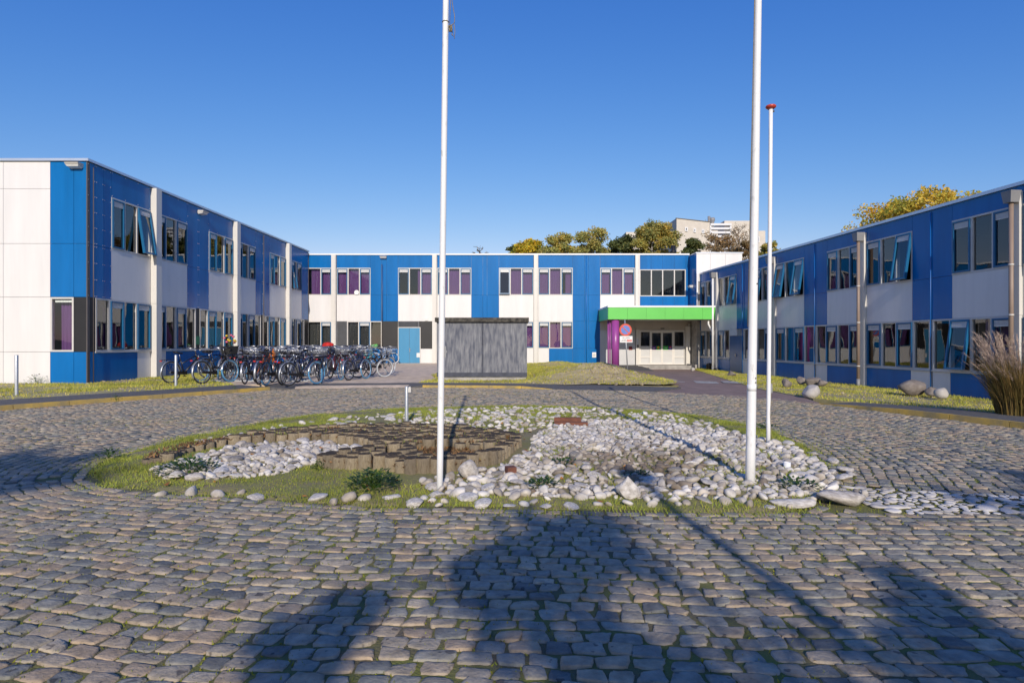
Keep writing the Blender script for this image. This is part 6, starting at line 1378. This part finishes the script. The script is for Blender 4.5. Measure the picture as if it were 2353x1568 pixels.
def tree(name, lab, x, y, H, cr, cb, leaf, n, ls, seed, bark=None, grp=None, top=1.0, droop=0.0, nlimb=14, clump=.17, twigs=True, sx=1.0, holes=.0):
    r = random.Random(seed); q = np.random.default_rng(seed); t = empty(name, (x, y, -.4), lab, 'tree', grp)
    mb = MB(); lean = (r.uniform(-.03, .03) * H, r.uniform(-.03, .03) * H); m = 8
    tp = [Vector((x + lean[0] * (i / m) ** 1.5 + r.uniform(-.05, .05), y + lean[1] * (i / m) ** 1.5, -.4 + (H * .93 + .4) * i / m)) for i in range(m + 1)]
    r0 = H * .014 + .05; mb.tube(tp, [r0 * (1 - .88 * i / m) for i in range(m + 1)], 9); clumps = []
    for i in range(nlimb):
        f = (i + r.random()) / nlimb; zb = cb + (H * .93 - cb) * f; p0 = tp[min(m, max(0, int((zb + .4) / (H * .93 + .4) * m)))].copy(); p0.z = zb; a = i * 2.4 + r.uniform(-.5, .5)
        env = cr * (math.sin(math.pi * (.22 + .68 * f ** .9)) ** .5 if top >= 1 else (1 - f) ** .7 + .12) * r.uniform(.65, 1.05)
        up = (H - zb) * r.uniform(.25, .55) * (.6 + .4 * f); e = p0 + Vector((math.cos(a) * env * sx, math.sin(a) * env, up)); mid = (p0 + e) / 2 + Vector((0, 0, up * .18)); e.z -= droop * env
        mb.tube([p0, mid, e], [r0 * .36 * (1 - .6 * f), r0 * .2 * (1 - .5 * f), .012], 6); clumps += [(e, 1.0), (mid.lerp(e, .5), .9), (mid, .7)]
        for k_ in range(4):
            s = mid.lerp(e, r.uniform(0, .9)); b = s + Vector((r.gauss(0, .3) * cr * .55, r.gauss(0, .3) * cr * .55, r.uniform(-.1, .35) * cr * .5)); b.z -= droop * .5 * cr
            if twigs: mb.tube([s, b], [.022 + .004 * cr, .006], 4)
            clumps += [(b, .75), (s.lerp(b, .6), .6)]
    clumps.append((tp[-1] + Vector((0, 0, H * .03)), .6)); mb.build('trunk', bark or M_BARK, t)
    C = np.array([c[0][:] for c in clumps]); wt = np.array([c[1] for c in clumps]); keep = q.random(len(C)) >= holes; C, wt = C[keep], wt[keep]
    ci = q.choice(len(C), n, p=wt / wt.sum()); sp = q.normal(0, 1, (n, 3)); sp *= (np.abs(q.normal(0, 1, n)) ** .35 / np.maximum(np.linalg.norm(sp, axis=1), .3))[:, None]
    P = C[ci] + sp * np.array([cr * clump, cr * clump, cr * clump * (.75 + droop)]); P[:, 2] = np.minimum(P[:, 2], H * 1.0)
    a = q.normal(0, 1, (n, 3)); a /= np.linalg.norm(a, axis=1)[:, None]; b = np.cross(a, q.normal(0, 1, (n, 3))); b /= np.linalg.norm(b, axis=1)[:, None]; s = (ls * q.uniform(.55, 1.35, n))[:, None]
    V = np.stack([P - a * s, P + b * s * .55, P + a * s, P - b * s * .55], 1).reshape(-1, 3); tn = np.clip(q.normal(.5, .2, n) + (q.normal(0, .18, len(C)))[ci], 0, 1)
    link('crown', np_mesh('crown', V, np.arange(4 * n).reshape(-1, 4), LV[leaf], False, np.repeat(tn, 4)), t); return t
TG = 'trees beyond the back roof'
def bt(px, pytop, d, wpx, *a, **k): return dict(x=(px - CX) * d / F, y=d, H=EYE + (HY - pytop) * d / F, cr=wpx * d / F / 2)
def T(name, lab, px, pytop, d, wpx, leaf, n, ls, seed, **k):
    b = bt(px, pytop, d, wpx); tree(name, lab, b['x'], b['y'], b['H'], b['cr'], k.pop('cb', max(2.5, b['H'] - 2.6 * b['cr'] - 1.5)), leaf, n, ls, seed, grp=k.pop('grp', TG), **k)
T('maple_tree', 'bright yellow rounded tree just above the back roof', 1218, 548, 62, 84, 'yellow', 14000, .13, 3, clump=.26)
T('conifer_tree', 'small dark green tree top left of the bright yellow tree', 1184, 556, 70, 44, 'dark', 5000, .13, 4, top=.5, clump=.24)
T('birch_tree', 'golden green birch, left one of the pair above the back roof', 1283, 530, 60, 78, 'birch', 10000, .12, 5, bark=M_BIRCH, droop=.2, holes=.08, clump=.24)
T('birch_tree', 'golden green birch, taller right one of the pair above the back roof', 1356, 518, 61, 96, 'birch', 13000, .12, 6, bark=M_BIRCH, droop=.2, holes=.08, clump=.24)
T('oak_tree', 'dark green tree between the birch pair and the big golden tree', 1425, 544, 66, 80, 'dark', 11000, .15, 7, clump=.26)
T('birch_tree', 'biggest golden brown tree in front of the beige apartment block', 1503, 498, 63, 104, 'birch', 24000, .12, 8, bark=M_BIRCH, droop=.15, nlimb=20, clump=.22)
T('holly_tree', 'small dark green tree before the beige apartment wall', 1590, 542, 62, 66, 'dark', 11000, .12, 9, top=.5, clump=.24)
T('birch_tree', 'sparse brown tree in front of the white louvres', 1656, 531, 70, 84, 'brown', 6500, .10, 10, bark=M_BARK, holes=.25, clump=.26)
T('bare_tree', 'almost leafless pale tree right of the white louvres', 1697, 508, 74, 56, 'brown', 1200, .08, 11, bark=mat('pale_twig_bark', (.30, .24, .19), .9, .2, 5.0), nlimb=26)
T('birch_tree', 'brownish tree just left of the thick dirty flagpole', 1714, 543, 66, 50, 'brown', 6000, .11, 12, holes=.1, clump=.24)
T('maple_tree', 'small golden tree seen between the two right flagpoles', 1764, 550, 60, 56, 'birch', 5000, .15, 13, holes=.1, clump=.24)
T('bare_tree', 'bare twigs sticking up above the back roof near the tilted flagpole', 1108, 553, 58, 44, 'brown', 60, .06, 14, nlimb=18)
T('maple_tree', 'low green brown tree crown low behind the roof between the yellow tree and the birches', 1250, 562, 72, 90, 'birch', 9000, .13, 15, clump=.28)
T('locust_tree', 'spreading yellow tree rising above the right wing roof', 2125, 437, 40, 330, 'locust', 24000, .10, 16, grp=None, cb=5.6, nlimb=24, clump=.12, droop=.14, holes=.12)
# trees and a lamp behind the viewer that throw the shade on the cobbles
tree('street_tree', 'leafy street tree standing behind the viewer, shading the front cobbles', 1.10, -8.0, 5.9, 1.3, 1.8, 'shade', 4600, .08, 21, clump=.2, top=.5)
tree('street_tree', 'broad low street tree behind the viewer, beside the leaning lamp', 1.95, -7.0, 4.4, 1.75, 1.5, 'shade', 5200, .08, 26, clump=.2)
tree('street_tree', 'slim young street tree behind the viewer, left of the leafy one', -.35, -7.0, 4.75, .55, 2.6, 'shade', 1100, .08, 24, clump=.24, top=.5)
tree('street_tree', 'small street tree behind the viewer, right of the leaning lamp', 2.85, -7.6, 5.25, .5, 2.8, 'shade', 1000, .08, 25, clump=.24, top=.5)
tree('street_tree', 'leafy street tree behind the viewer by the right kerb', 6.0, -8.0, 6.6, 1.4, 4.4, 'shade', 4500, .085, 22, clump=.22)
tree('street_tree', 'leafy street tree behind the viewer by the left kerb', -4.75, -12.2, 8.6, 1.7, 7.6, 'shade', 4200, .085, 23, clump=.16)
mb = MB(); mb.tube([(2.5, -4.9, -.1), (1.83, -4.9, 4.9)], [.055, .045], 14)
lp = empty('street_lamp', (2.5, -4.9, 0), 'leaning street lamp post behind the viewer', 'street lamp'); mb.build('post', M_STEEL, lp)
mb = MB(); mb.lathe((1.83, -4.9, 4.86), [(.05, 0), (.15, .06), (.17, .2), (.12, .28), (0, .3)], 16); mb.build('lamp_head', M_GREYPLAST, lp)
